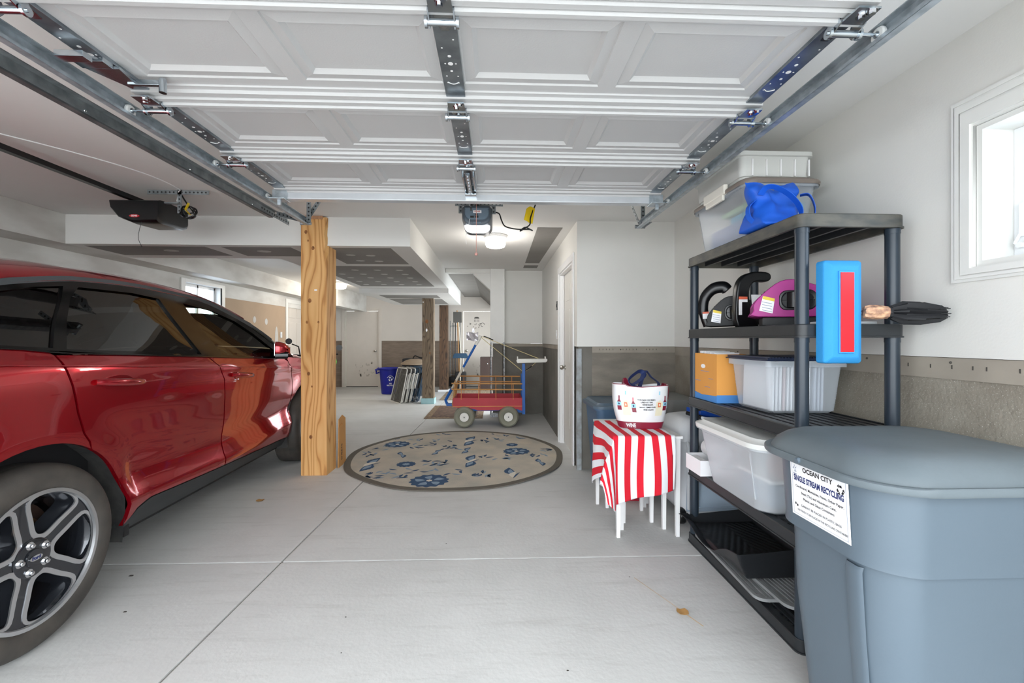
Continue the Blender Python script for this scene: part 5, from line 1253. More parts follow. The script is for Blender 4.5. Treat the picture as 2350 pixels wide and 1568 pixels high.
# moulded corner channels
for y in (BY0 + .17, BY0 + .20):
    pass
b = MB(); b.loft([[Vector((BX0 + i, y, z)) for y, i in ((1.205, o + .003), (1.217, o - .007), (1.253, o - .007), (1.265, o + .003))] for z, o in ((.01, .092), (.40, .060), (.60, .048), (.615, .052))], closed=False); b.build('moulded_rib', 'bin', rb, world=True, smooth=50)
b = MB()
b.loft([bring(.0, .868, .15), bring(-.022, .866, .16), bring(-.026, .872, .16), bring(-.026, .886, .16), bring(-.022, .890, .16), bring(-.010, .888, .155), bring(-.006, .895, .15), bring(.006, .915, .14), bring(.030, .936, .13), bring(.060, .946, .11), bring(.10, .949, .08), bring(.13, .949, .06)], cap1=True)
for v in b.bm.verts:
    if v.co.z > .94: v.co.z += .010 * (1 - ((v.co.x - 1.30) / .32) ** 2) * (1 - ((v.co.y - 1.35) / .28) ** 2)
b.build('lid', 'binlid', rb, world=True, smooth=50)
b = MB(); b.cyl((BX0 - .022, 1.36, .882), (BX0 - .034, 1.36, .88), .009, n=14); b.build('lid_pip', 'bin', rb, world=True)
# label on the side facing the door
LO = Vector((BX0 + .0185, 1.462, .862)); ydir = Vector((0.0, -1, 0)); up = Vector((-.055, 0, 1)).normalized()
lw, lh = .245, .188
def LP(u, v, off=0): return LO + ydir * (u * lw) - up * ((1 - v) * lh) + Vector((-1, 0, 0)) * off
b = MB(); b.loft([[LP(0, 0), LP(1, 0), LP(1, 1), LP(0, 1)], [LP(0, 0, .0015), LP(1, 0, .0015), LP(1, 1, .0015), LP(0, 1, .0015)]], cap0=True, cap1=True)
lab = b.build('label', 'paper', rb, world=True, smooth=0); lab['label'] = 'white recycling notice with black and navy lettering'
def lt(txt, u, v, size, m, bold=0, xs=1, align='CENTER', name='lettering'):
    q = text_mesh(txt, size, bold, align, xs=xs); q.transform(basis(LP(u, v, .0022), ydir, up)); b = MB(); b.merge(q); b.build(name, m, lab, world=True, smooth=0)
lt('OCEAN CITY', .50, .865, .0215, 'inkblack', .0006, 1.0)
lt('SINGLE STREAM RECYCLING', .50, .68, .0265, 'inkblue', .0010, .63)
lt('Cardboard, Magazines, News, Other Paper,', .51, .54, .0116, 'inkblack', .0002)
lt('Steel (Tin) and Aluminum Cans,', .50, .44, .0116, 'inkblack', .0002)
lt('Plastic and Glass Containers', .50, .345, .0116, 'inkblack', .0002)
lt('CANNOT BE PLACED IN PLASTIC BAGS', .53, .215, .0102, 'inkblack', .0001, .95)
lt('NO TRASH TO BE PLACED IN THE RECYCLING CONTAINER!', .54, .115, .0094, 'inkblack', .0001, .82)
b = MB()
for (u0, v0, u1, v1) in ((.03, .03, .97, .035), (.03, .965, .97, .97), (.03, .03, .035, .97), (.965, .03, .97, .97)): b.loft([[LP(u0, v0, .0016), LP(u1, v0, .0016), LP(u1, v1, .0016), LP(u0, v1, .0016)], [LP(u0, v0, .002), LP(u1, v0, .002), LP(u1, v1, .002), LP(u0, v1, .002)]], cap1=True)
b.build('border', 'inkgrey', lab, world=True, smooth=0)
b = MB(); cu, cv = .885, .80    # three chasing arrows
def LQ(x, y): return LP(cu + x / lw, cv + y / lh, .0022)
for k in range(3):
    a = R(90 + 120 * k); pts = []
    def RT(x, y): return LQ(x * math.cos(a) - y * math.sin(a), x * math.sin(a) + y * math.cos(a))
    b.face([RT(.0075, -.0075), RT(.0145, -.004), RT(.0135, .0035), RT(.0075, .0025)])
    b.face([RT(.0055, .004), RT(.0165, .0055), RT(.0085, .0125)])
b.build('recycling_symbol', 'inkblack', lab, world=True, smooth=0)
lt('Recycle!', .885, .66, .0065, 'inkgrey', 0)
b = MB()
for k in range(5): b.face([LP(.09 + .02 * math.cos(k * 1.25 + .2), .84 + .06 * math.sin(k * 1.25), .002), LP(.09 + .045 * math.cos(k * 1.25 + .6), .84 + .08 * math.sin(k * 1.25 + .6), .002), LP(.09 + .01 * math.cos(k * 1.25 + 1.3), .84 + .02 * math.sin(k * 1.25 + 1.3), .002)])
b.face([LP(.05, .76, .002), LP(.13, .76, .002), LP(.11, .74, .002), LP(.06, .74, .002)]); b.build('emblem', 'inkgrey', lab, world=True, smooth=0)
b = MB(); b.face([LP(.065, .19, .002), LP(.09, .19, .002), LP(.09, .23, .002), LP(.065, .23, .002)]); b.face([LP(.10, .17, .002), LP(.125, .17, .002), LP(.125, .21, .002), LP(.10, .21, .002)]); b.build('small_mark', 'inkblack', lab, world=True, smooth=0)

# ---------------------------------------------------------------- nest of three white side tables, towel, shopping bag
def table(label, x0, y0, x1, y1, h):
    t = thing('side_table', label, 'table', ((x0 + x1) / 2, (y0 + y1) / 2, 0), 0, None)
    b = MB(); b.box(x0, y0, h - .018, x1, y1, h, .003); b.build('tabletop', 'white', t, world=True)
    b = MB(); i = .012
    b.box(x0 + i, y0 + i + .004, h - .065, x1 - i, y0 + i + .018, h - .018); b.box(x0 + i, y0 + .03, h - .065, x0 + i + .014, y1 - i, h - .018); b.box(x1 - i - .014, y0 + .03, h - .065, x1 - i, y1 - i, h - .018); b.build('apron', 'white', t, world=True)
    for x in (x0 + i, x1 - i - .03):
        for y in (y0 + i, y1 - i - .03):
            b = MB(); b.loft([[Vector(p) for p in ((x + q, y + q, z), (x + .03 - q, y + q, z), (x + .03 - q, y + .03 - q, z), (x + q, y + .03 - q, z))] for z, q in ((0, .004), (h - .018, 0))], cap0=True, cap1=True); b.build('leg', 'white', t, world=True, smooth=0)
TX0, TX1, TY0, TY1, TH = .765, 1.205, 2.74, 3.36, .65
table('tallest of the three nested white side tables, under the striped towel', TX0, TY0, TX1, TY1, TH)
table('middle one of the three nested white side tables', TX0 + .055, TY0 + .11, TX1 - .045, TY1 - .075, TH - .075)
table('smallest of the three nested white side tables, innermost', TX0 + .10, TY0 + .05 + .17, TX1 - .09, TY1 - .14, TH - .15)
# striped towel draped over the table
M['towel'] = bpy.data.materials.new('striped_towel'); m = M['towel']; m.use_nodes = True; nt = m.node_tree; bsd = nt.nodes['Principled BSDF']; bsd.inputs['Roughness'].default_value = .9
uv = N(m, 'ShaderNodeUVMap'); sx = N(m, 'ShaderNodeSeparateXYZ'); L(m, uv.outputs[0], sx.inputs[0])
mu = N(m, 'ShaderNodeMath', operation='MULTIPLY'); mu.inputs[1].default_value = 1 / .085; fr = N(m, 'ShaderNodeMath', operation='FRACT'); gt_ = N(m, 'ShaderNodeMath', operation='GREATER_THAN'); gt_.inputs[1].default_value = .5
mxc = N(m, 'ShaderNodeMixRGB'); mxc.inputs[1].default_value = srgb('#d8172e'); mxc.inputs[2].default_value = srgb('#eef0f4')
L(m, sx.outputs[0], mu.inputs[0]); L(m, mu.outputs[0], fr.inputs[0]); L(m, fr.outputs[0], gt_.inputs[0]); L(m, gt_.outputs[0], mxc.inputs[0]); L(m, mxc.outputs[0], bsd.inputs['Base Color'])
nz = N(m, 'ShaderNodeTexNoise'); nz.inputs['Scale'].default_value = 300; bp = N(m, 'ShaderNodeBump'); bp.inputs['Strength'].default_value = .25; bp.inputs['Distance'].default_value = .01; L(m, nz.outputs[0], bp.inputs['Height']); L(m, bp.outputs[0], bsd.inputs['Normal'])
def build_towel():
    """cloth coordinates (s across, t along); s from the table's left edge, t from its front edge"""
    x0, y0 = TX0 - .006, TY0 - .006; W_, z = (TX1 - TX0) - .05, TH + .004
    bm = bmesh.new(); uvl = bm.loops.layers.uv.new('UVMap'); ns, n_t = 90, 100
    s0, s1, t0, t1 = -.30, W_, -.42, .52
    vs = {}
    for i in range(ns + 1):
        for j in range(n_t + 1):
            s = s0 + (s1 - s0) * i / ns; t = t0 + (t1 - t0) * j / n_t
            # lower hem of the front drop rises to the right; side drop is longest near the corner
            fr_, sd = max(0, -t), max(0, -s)
            if fr_ > 0: t_eff = fr_ * (1 - .20 * max(0, s) / W_ - .0) ; 
            x, y, zz = x0 + max(s, 0), y0 + max(t, 0), z
            if fr_ > 0 and sd == 0:
                zz -= t_eff; y -= .004 + .02 * (1 - math.exp(-t_eff * 9)) + .012 * math.sin(s * 26 + 1) * min(1, t_eff * 4); x += .012 * math.sin(t_eff * 6) * (1 if s > .2 else -1)
                if s > W_ - .03: x -= .25 * t_eff * .25
            elif sd > 0 and fr_ == 0:
                sd *= 1 + .55 * g_(t - .50, .22); zz -= sd * .97; x -= .004 + .035 * (1 - math.exp(-sd * 7)) + .018 * math.sin(t * 20 + .6) * min(1, sd * 4)
            elif sd > 0 and fr_ > 0:
                # corner: cloth folds and hangs as a point
                r = math.hypot(sd, fr_); a = math.atan2(sd, fr_)     # 0 = front, pi/2 = side
                drop = r * (.60 + .36 * abs(math.cos(2 * a)) ** 1.5)
                hang = min(drop * 1.12, .56)
                aa = a; out = .03 + .10 * math.sin(2 * a) * min(1, r * 3)
                x -= .004 + out * math.sin(aa) * min(1, r * 5); y -= .004 + out * math.cos(aa) * min(1, r * 5); zz -= hang
            if t > 0 and s > 0: zz += .0015 * math.sin(s * 30) * math.sin(t * 25)
            vs[i, j] = (bm.verts.new((x, y, zz)), (s, t))
    for i in range(ns):
        for j in range(n_t):
            q = [vs[i, j], vs[i + 1, j], vs[i + 1, j + 1], vs[i, j + 1]]; f = bm.faces.new([a[0] for a in q])
            for lp, a in zip(f.loops, q): lp[uvl].uv = (a[1][0] + .02, a[1][1])
    me = bpy.data.meshes.new('beach_towel'); bm.to_mesh(me); bm.free(); me.materials.append(m)
    for p in me.polygons: p.use_smooth = True
    o = bpy.data.objects.new('beach_towel', me); C.objects.link(o)
    md = o.modifiers.new('thickness', 'SOLIDIFY'); md.thickness = .004; md.offset = 1
    tag(o, 'red and white striped towel draped over the white side tables', 'towel')
build_towel()
# shopping bag
sb = thing('shopping_bag', 'white wine bottle print shopping bag with maroon base on the striped towel', 'bag', (1.02, 3.02, TH))
SBZ = TH + .009
M['bagwhite'] = mat('white_laminate', '#e9eaec', .35, bump=.03, bscale=20); M['maroon'] = mat('maroon_laminate', '#8e1f3a', .4, var=.15, vscale=8)
M['beige'] = mat('pale_yellow_print', '#ece4c8', .5); M['skyprint'] = mat('sky_blue_print', '#9fd6ea', .5); M['orangeprint'] = mat('orange_print', '#e27b55', .5); M['darkprint'] = mat('dark_wine_print', '#5c1424', .5); M['pinkprint'] = mat('pink_print', '#e58a92', .5)
BW, BD, BHt = .180, .09, .295      # half width, half depth, height
brot = R(-8)
def bagp(u, v, off=0):
    """u around (0..1, front centre at .25), v up"""
    a = 2 * PI * u; ca, sa = -math.cos(a), -math.sin(a)
    f = .80 + .26 * math.sin(min(1, v * 1.15) * PI * .5) + .02 * math.sin(v * 6)
    x = BW * f * (abs(ca) ** .55) * (1 if ca > 0 else -1); y = (BD * (1.05 - .25 * v)) * (abs(sa) ** .6) * (1 if sa > 0 else -1)
    n_ = NZ.noise_vector(Vector((x * 6, y * 6, v * 2.2))) * .010 * min(1, v * 3)
    x += n_.x; y += n_.y + (-.02 * g_(x - .02, .07) * math.sin(v * PI))
    z = BHt * v - (.012 * g_(x, .09) if v > .9 else 0) + (.008 if v > .97 and x < -.1 else 0)
    if off: 
        l_ = math.hypot(x, y); x += off * x / l_; y += off * y / l_ * 1.6
    return Vector((1.02 + x * math.cos(brot) - y * math.sin(brot), 3.03 + x * math.sin(brot) + y * math.cos(brot), SBZ + z))
b = MB()
rings = [[bagp(k / 64, v) for k in range(64)] for v in [.13 + .87 * i / 16 for i in range(17)]]
b.loft(rings); b.loft([[Vector((p.x, p.y, p.z)) for p in rings[-1]], [Vector((1.02 + (p.x - 1.02) * .97, 3.03 + (p.y - 3.03) * .97, p.z - .0)) for p in rings[-1]], [Vector((1.02 + (p.x - 1.02) * .95, 3.03 + (p.y - 3.03) * .95, p.z - .16)) for p in rings[-1]]], cap1=True)
b.build('bag_body', 'bagwhite', sb, world=True, smooth=60)
b = MB(); b.loft([[bagp(k / 64, v, .0015) for k in range(64)] for v in (0, .05, .10, .155)], cap0=True); bb_ = b.build('bag_base', 'maroon', sb, world=True, smooth=60)
b = MB(); b.loft([[bagp(k / 64, v, o) for k in range(64)] for v, o in ((.985, .001), (1.0, .001), (1.0, -.004))]); b.build('rim_piping', 'maroon', sb, world=True, smooth=60)
def decal(poly, cu_, cv_, sc, m, name, off=.0022, par=sb):
    """a printed shape laid on the bag's front; poly in units of sc metres"""
    b = MB(); per = 2 * (BW + BD) * 1.62
    P = densify([(x * sc, y * sc) for x, y in poly], .008)
    res = delaunay_2d_cdt([Vector(p) for p in P], [], [list(range(len(P)))], 1, 1e-6)
    V = [b.bm.verts.new(bagp_x(cu_ + p.x, cv_ + p.y / BHt, off)) for p in res[0]]
    for f in res[2]:
        try: b.bm.faces.new([V[k] for k in f])
        except ValueError: pass
    b.build(name, m, par, world=True, smooth=60)
def bagp_x(x, v, off):
    """front point at sideways distance x from the centre"""
    t = max(-1, min(1, x / (BW * 1.03))); ca = abs(t) ** (1 / .55) * (1 if t > 0 else -1); a = math.acos(-max(-1, min(1, ca)))
    return bagp(a / (2 * PI), v, off)
bott = [(-.55, -2.2), (.55, -2.2), (.55, -.2), (.5, .2), (.18, .75), (.18, 1.9), (-.18, 1.9), (-.18, .75), (-.5, .2), (-.55, -.2)]
for cx, cv in ((-.055, .56), (-.150, .60), (.155, .60)):
    decal(bott, cx, cv, .024, 'maroon', 'bottle_print'); decal([(-.62, -.95), (.62, -.95), (.62, .1), (-.62, .1)], cx, cv, .024, 'skyprint', 'bottle_label', .003)
    decal([(-.25, -.42), (0, -.8), (.25, -.42), (0, -.05)], cx, cv, .024, 'inkblue', 'grape_print', .004)
decal([(-.2, .9), (.2, .9), (.2, 1.95), (-.2, 1.95)], -.055, .56, .024, 'pinkprint', 'bottle_neck', .003)
for cx in (-.105, .115): 
    decal([(-1.6, -4), (1.4, -4), (1.7, .5), (.3, 1.8), (-1.2, 1.0)], cx, .55, .018, 'beige', 'tint_patch', .0016); decal([(-.7, -1), (.7, -.9), (.65, .9), (-.65, 1)], cx, .55, .016, 'orangeprint', 'square_print', .0026); decal([(-.3, -.45), (.35, -.4), (.3, .4), (-.3, .45)], cx, .55, .016, 'beige', 'square_centre', .0034)
    decal([(-.25, -.7), (.25, -.7), (.25, .7), (-.25, .7)], cx, .82, .018, 'skyprint', 'small_print', .0026)
for i, (s_, w_) in enumerate((('THIS BAG HAS BEEN', .0), ('USED AT THE', .0), ('WINE SHOP,', .01), ('MANY TIMES OVER', .01), ('AND AGAIN', .015))):
    q = text_mesh(s_, .0125, .0003)
    for v in q.verts:
        p = bagp_x(.028 + w_ * .6 + v.co.x, .665 - i * .055 + v.co.y / BHt, .003); v.co = p
    b = MB(); b.merge(q); b.build('lettering', 'inkblack', sb, world=True, smooth=0)
q = text_mesh('WINE', .036, .0012, xs=.8)
for v in q.verts: v.co = bagp_x(-.088 + v.co.x, .075 + v.co.y / BHt, .004)
b = MB(); b.merge(q); b.build('lettering', 'paper', bb_, world=True, smooth=0)
M['navyweb'] = mat('navy_webbing', '#22305c', .7, bump=.1, bscale=150)
hz = SBZ + BHt
b = MB(); b.tube([(1.06, 2.99, hz - .03), (.96, 2.99, hz - .005), (.935, 3.0, hz + .035), (1.0, 3.02, hz + .085), (1.035, 3.03, hz + .088), (1.05, 3.02, hz + .06), (1.0, 3.01, hz + .02), (.96, 3.0, hz + .0)], .01, flat=(.017, .0015), smooth=6, up=(.2, 1, .4)); b.build('handle', 'navyweb', sb, world=True, smooth=50)
b = MB(); b.tube([(1.02, 3.03, hz - .02), (1.04, 3.02, hz + .06), (1.065, 3.03, hz + .095), (1.10, 3.02, hz + .05), (1.15, 3.02, hz + .01), (1.155, 3.03, hz - .03)], .01, flat=(.02, .0015), smooth=6, up=(0, .5, 1)); b.build('handle', 'navyweb', sb, world=True, smooth=50)
b = MB(); b.tube([(.965, 3.03, hz - .03), (.94, 3.05, hz + .0), (.915, 3.06, hz + .035), (.905, 3.06, hz - .02)], .01, flat=(.018, .0015), smooth=4, up=(1, 0, 0)); b.tube([(1.19, 3.05, hz - .03), (1.195, 3.03, hz + .005), (1.205, 3.0, hz - .02), (1.195, 2.985, hz - .10)], .01, flat=(.014, .0015), smooth=4, up=(1, 0, 0)); b.build('shoulder_strap', 'maroon', sb, world=True, smooth=50)

# ---------------------------------------------------------------- behind the table
M['bluetote'] = mat('slate_blue_plastic', '#4a6480', .4)
M['bluetotelid'] = mat('grey_blue_lid', '#5a6b7a', .4)
bt = tote('storage_tote', 'slate blue lidded storage tub standing behind the towel draped table', 'storage tote', .86, 3.62, 1.40, 4.13, 0.001, .70, 'bluetote', 1, 'bluetotelid', .05, r=.06, lip=.02, lidh=.03)
b = MB(); b.box(1.04, 3.585, .45, 1.20, 3.60, .60, .004); b.build('handle_recess', 'navy', bt, world=True)
M['greytote'] = mat('grey_bin_plastic', '#8f918f', .55)
tag(MB().prism(rrect(1.46, 3.60, 1.745, 4.15, .05), .001, .76, bev=.01).build('storage_tub', 'greytote'), 'tall grey tub in the corner behind the white cooler', 'storage tub')
# white wheeled cooler
M['coolerw'] = mat('white_cooler_shell', '#dcdfe3', .4, var=.05, vscale=5); M['coolerb'] = mat('pale_blue_cooler_shell', '#aebfd0', .45)
ck = thing('cooler', 'white wheeled cooler with pale blue front between the tables and shelves', 'cooler', (1.50, 3.15, 0))
b = MB(); V = lambda x0, y0, x1, y1, r, z: [Vector((p[0], p[1], z)) for p in rrect(x0, y0, x1, y1, r, 5)]
b.loft([V(1.32, 2.94, 1.66, 3.36, .05, .05), V(1.29, 2.92, 1.69, 3.38, .06, .10), V(1.275, 2.91, 1.71, 3.40, .06, .56), V(1.27, 2.91, 1.715, 3.40, .06, .57)], cap0=True); b.build('body', 'coolerw', ck, world=True, smooth=45)
b = MB(); b.prism([(1.30, .10), (1.69, .10), (1.68, .34), (1.66, .40), (1.33, .40), (1.31, .34)], 2.895, 2.925, 'XZ', bev=.01); b.build('front_panel', 'coolerb', ck, world=True)
b = MB(); b.tube([(1.34, 2.892, .15), (1.34, 2.892, .35), (1.36, 2.892, .37), (1.63, 2.892, .37), (1.65, 2.892, .35), (1.65, 2.892, .15), (1.63, 2.892, .13), (1.36, 2.892, .13)], .006, 8, closed=True); b.build('raised_border', 'coolerb', ck, world=True)
b = MB(); b.loft([V(1.262, 2.90, 1.72, 3.41, .06, .573), V(1.262, 2.90, 1.72, 3.41, .06, .61), V(1.275, 2.92, 1.705, 3.40, .07, .65), V(1.32, 2.96, 1.66, 3.35, .08, .70), V(1.37, 3.02, 1.62, 3.30, .08, .715)], cap0=True, cap1=True); b.build('lid', 'coolerw', ck, world=True, smooth=45)
b = MB(); 
for x in (1.305, 1.36): b.tube([(x, 2.905, .57), (x, 2.88, .52), (x, 2.88, .25), (x + .01, 2.90, .12)], .012, 10, smooth=4)
b.build('carry_handle', 'coolerw', ck, world=True)
for x in (1.285, 1.695): b = MB(); b.lathe([(0, -.02), (.05, -.02), (.055, -.01), (.055, .01), (.05, .02), (0, .02)], (x, 2.96, .056), 20, 'X'); b.build('wheel', 'black', ck, world=True)
dp = thing('dustpan', 'bright blue dustpan with white label lying on the white cooler lid', 'dustpan', (1.53, 3.1, .716))
b = MB(); b.box(1.45, 3.04, .717, 1.62, 3.24, .728, .003); b.box(1.45, 3.04, .728, 1.46, 3.24, .76, .002); b.box(1.61, 3.04, .728, 1.62, 3.24, .76, .002); b.box(1.46, 3.03, .728, 1.61, 3.04, .765, .002); b.build('pan', mat('vivid_blue_plastic', '#1c55c0', .4), dp, world=True)
b = MB(); b.box(1.49, 3.08, .729, 1.57, 3.18, .732, .001); b.build('label', 'paper', dp, world=True)
for (x0, y0, z0, x1, y1, z1), la in zip(((1.37, 3.06, .735, 1.44, 2.98, .715), (1.60, 3.0, .765, 1.66, 2.95, .735)), ('black tipped brush handle on the left side of the blue dustpan', 'black tipped brush handle on the right side of the blue dustpan')):
    t = thing('brush', la, 'brush', (x0, y0, z0)); b = MB(); b.tube([(x0, y0, z0 + .01), (x1, y1, z1 + .01)], .014, 10); b.build('grip', 'black', t, world=True); b = MB(); b.tube([(x1, y1, z1 + .01), (x1 + (x1 - x0), y1 + (y1 - y0), z1 + .0)], .010, 10); b.build('shaft', 'whiteplastic', t, world=True)
tag(MB().loft([[Vector((x + dx, y + dy, z)) for dx, dy in ((-.11, -.06), (.10, -.08), (.12, .06), (-.08, .07))] for x, y, z in ((1.10, 3.45, .001), (1.11, 3.46, .12), (1.10, 3.46, .2))], cap0=True, cap1=True).build('cloth_bag', mat('crimson_fabric', '#a0142a', .7), smooth=0), 'crimson fabric bundle on the floor behind the table legs', 'bag')
# ---------------------------------------------------------------- round rug
M['rugbase'] = mat('greige_rug_pile', '#c2b8a8', .95, col2='#aaa69c', vscale=3, bump=.35, bscale=140, detail=10)
M['rugedge'] = mat('rug_binding', '#635e56', .9, bump=.3, bscale=90)
M['rugnavy'] = mat('rug_navy_wool', '#35506e', .95, bump=.3, bscale=140); M['rugblue'] = mat('rug_dusty_blue_wool', '#8397ab', .95, bump=.3, bscale=140); M['rugcream'] = mat('rug_cream_wool', '#d6d0c4', .95, bump=.3, bscale=140)
RC, RRX, RRY = (-.415, 4.83), 1.165, 1.19
rg_ = thing('round_rug', 'round greige rug with navy and dusty blue flowers on the concrete floor', 'rug', (RC[0], RC[1], 0))
b = MB(); n = 120
def rr_(k): return 1 + .006 * math.sin(k * 9 * 2 * PI / n) + (.012 * g_(k - 104, 6))
ring = lambda f, z: [Vector((RC[0] + RRX * f * rr_(k) * math.cos(2 * PI * k / n), RC[1] + RRY * f * rr_(k) * math.sin(2 * PI * k / n), z + (.012 * g_(k - 106, 5) if f > .96 else 0))) for k in range(n)]
b.loft([ring(1, .001), ring(1.0, .010), ring(.945, .012), ring(.943, .009)]); b.build('binding', 'rugedge', rg_, world=True)
b = MB(); b.loft([ring(.945, .001), ring(.945, .0095)], cap1=True); b.build('pile', 'rugbase', rg_, world=True, smooth=0)
def fl(b, x, y, r, petals, inner=.0, depth=.22, ph=0, sx=1, sy=1, z=.0102):
    P = []
    m_ = petals * 6
    for k in range(m_):
        a = 2 * PI * k / m_; rad = r * (1 - depth * (0.5 + .5 * math.cos(a * petals + ph)))
        P.append((x + sx * rad * math.cos(a), y + sy * rad * math.sin(a), z))
    if (x - RC[0]) ** 2 + (y - RC[1]) ** 2 < (1.16) ** 2:
        P = [((RC[0] + (p[0] - RC[0]) * min(1, 1.10 / max(.01, math.hypot(p[0] - RC[0], p[1] - RC[1])))), (RC[1] + (p[1] - RC[1]) * min(1, 1.11 / max(.01, math.hypot(p[0] - RC[0], p[1] - RC[1])))), z) for p in P]
        b.face(P)
def px2f(px, py): 
    u = (px - 1175) / 1000; v = (779 - py) / 1000; th = math.atan(.04); d = 1.27 / -v
    return (u * math.cos(th) + math.sin(th)) * d, (math.cos(th) - u * math.sin(th)) * d
# petals and leaves woven into the pile; coordinates were measured on the floor plane in metres
def leafshape(b, x, y, l, w, a, z=.0102, jag=0):
    P = []
    for k in range(17): 
        t = k / 16; P.append((l * (t - .5), w * math.sin(PI * t) * (1 + jag * (k % 2))))
    for k in range(1, 16):
        t = 1 - k / 16; P.append((l * (t - .5), -.25 * w * math.sin(PI * t)))
    ca, sa = math.cos(a), math.sin(a); Q = [(x + p[0] * ca - p[1] * sa, y + p[0] * sa + p[1] * ca, z) for p in P]
    if all(math.hypot((p[0] - RC[0]) / 1.1, (p[1] - RC[1]) / 1.12) < 1 for p in Q): b.face(Q)
navy, blue, cream = MB(), MB(), MB()
flowers = [(912, 1022, .155, 1), (1185, 1038, .155, 1), (985, 1106, .18, 1), (932, 1068, .10, 0), (1175, 1023, .075, 0), (905, 1008, .08, 0), (1135, 986, .09, 0)]
for x, y, r, big in flowers:
    X_, Y_ = (x, y); X_, Y_ = px2f(x, y)
    fl(navy, X_, Y_, r, 14, depth=.12)
    if big:
        for k in range(5):
            a = k * 2 * PI / 5 + .3; leafshape(blue, X_ + r * .5 * math.cos(a), Y_ + r * .5 * math.sin(a), r * .55, r * .3, a, .0106)
        fl(cream, X_, Y_, r * .16, 6, z=.0110)
    else: fl(blue, X_, Y_, r * .4, 8, z=.0106)
tulips = [(1078, 1014, .25, 0.1, 1), (1080, 1060, .23, 3.3, 1), (850, 1068, .24, .15, 1), (1180, 1092, .22, .5, 1), (1070, 1036, .14, 0, 0), (1002, 1040, .12, 3.1, 0), (1205, 1008, .12, 1.6, 0), (922, 1046, .13, .6, 0), (1065, 994, .12, 1.5, 0), (1240, 1063, .13, .4, 0)]
for x, y, r, a, big in tulips:
    X_, Y_ = px2f(x, y)
    for s_ in (1, -1):
        leafshape(navy, X_ + s_ * r * .45 * math.cos(a + 1.2), Y_ + s_ * r * .45 * math.sin(a + 1.2), r * 1.15, r * .34, a + 1.3 + (PI if s_ < 0 else 0), .0102, .12)
        leafshape(blue, X_ + s_ * r * .36 * math.cos(a + 1.2), Y_ + s_ * r * .36 * math.sin(a + 1.2), r * .85, r * .2, a + 1.3 + (PI if s_ < 0 else 0), .0106)
    if big: leafshape(cream, X_, Y_, r * .8, r * .22, a + .9, .0110); leafshape(navy, X_ + r * .1, Y_ - r * .1, r * .9, r * .07, a + .7, .0114)
rr = random.Random(21)
for cx_, cy_, n_, sp in ((998, 1022, 22, 60), (1000, 1064, 16, 30), (1040, 1030, 8, 30), (890, 1090, 16, 50), (1130, 1012, 12, 24), (1140, 1050, 10, 40), (1255, 1035, 8, 14), (1005, 995, 10, 26), (840, 1043, 9, 30), (1100, 1090, 9, 34), (960, 1084, 5, 30), (1215, 1000, 6, 40), (880, 1030, 5, 30), (1150, 1000, 6, 20), (1240, 1045, 6, 25), (1040, 1085, 5, 40)):
    for k in range(n_):
        x = cx_ + (rr.random() - .5) * sp * 2; y = cy_ + (rr.random() - .5) * sp * .42
        X_, Y_ = px2f(x, y); leafshape(navy if k % 3 else blue, X_, Y_, .075 + .04 * rr.random(), .024, rr.random() * 6, .0102)
for b, m_, nm in ((navy, 'rugnavy', 'navy_motifs'), (blue, 'rugblue', 'dusty_blue_motifs'), (cream, 'rugcream', 'cream_motifs')):
    o = b.build(nm, m_, rg_, world=True, smooth=0, recalc=False, weld=False)
    for p in o.data.polygons:
        pass
    o['kind'] = 'stuff'

# ---------------------------------------------------------------- beach wagon
M['wagred'] = mat('faded_red_paint', '#b5323c', .5, var=.1, vscale=5); M['wagblue'] = mat('blue_frame_paint', '#1e5fae', .4); M['wagtan'] = mat('varnished_dowel', '#b9884f', .5); M['pvc'] = mat('white_pvc', '#e3e2dc', .35)
M['balloon'] = mat('grey_green_balloon_tyre', '#8b8b7c', .5, var=.06, vscale=9); M['wagcopper'] = mat('copper_wire', '#b77848', .4, .6); M['handlegrey'] = mat('cream_pole', '#cfcabb', .5); M['rope'] = mat('straw_rope', '#c9b98a', .8)
wg = thing('beach_wagon', 'red beach wagon with blue frame and fat grey balloon tyres', 'wagon', (-.1, 6.55, 0))
WY0, WY1, WX0, WX1 = 6.30, 6.85, -.60, .40
b = MB(); b.prism([(WX0, .30), (WX0 + .12, .27), (WX0 + .28, .27), (WX0 + .36, .245), (WX1 - .34, .245), (WX1 - .26, .275), (WX1 - .08, .26), (WX1, .235), (WX1, .42), (WX0, .425)], WY0, WY0 + .02, 'XZ'); b.prism([(WX0, .27), (WX1, .26), (WX1, .42), (WX0, .425)], WY1 - .02, WY1, 'XZ')
b.box(WX0, WY0 + .02, .29, WX0 + .02, WY1 - .02, .425); b.box(WX1 - .02, WY0 + .02, .29, WX1, WY1 - .02, .42); b.box(WX0 + .02, WY0 + .02, .30, WX1 - .02, WY1 - .02, .315); b.build('tray', 'wagred', wg, world=True, smooth=0)
b = MB(); b.box(WX0, WY0 - .004, .298, WX1, WY0, .306); b.build('trim_line', 'wagcopper', wg, world=True)
b = MB()
for z in (.55, .635): 
    b.tube([(WX0 - .02, WY0, z), (WX1 + .0, WY0, z - .01)], .010, 8); b.tube([(WX0 + .02, WY1, z + .06), (WX1, WY1, z + .05)], .010, 8)
b.build('side_rails', 'wagtan', wg, world=True)
b = MB()
for k in range(4):
    for y in (WY0, WY1): x = WX0 + .12 + .25 * k; b.tube([(x, y, .40), (x, y, .63 + (.06 if y > WY0 else 0))], .005, 6)
b.build('rail_uprights', 'wagcopper', wg, world=True)
b = MB()
for k in range(6): b.tube([(WX0 - .0 - .02 * (k % 2), WY0 + .02 + .1 * k, .30), (WX0 + .03, WY0 + .02 + .1 * k, .64)], .009, 6)
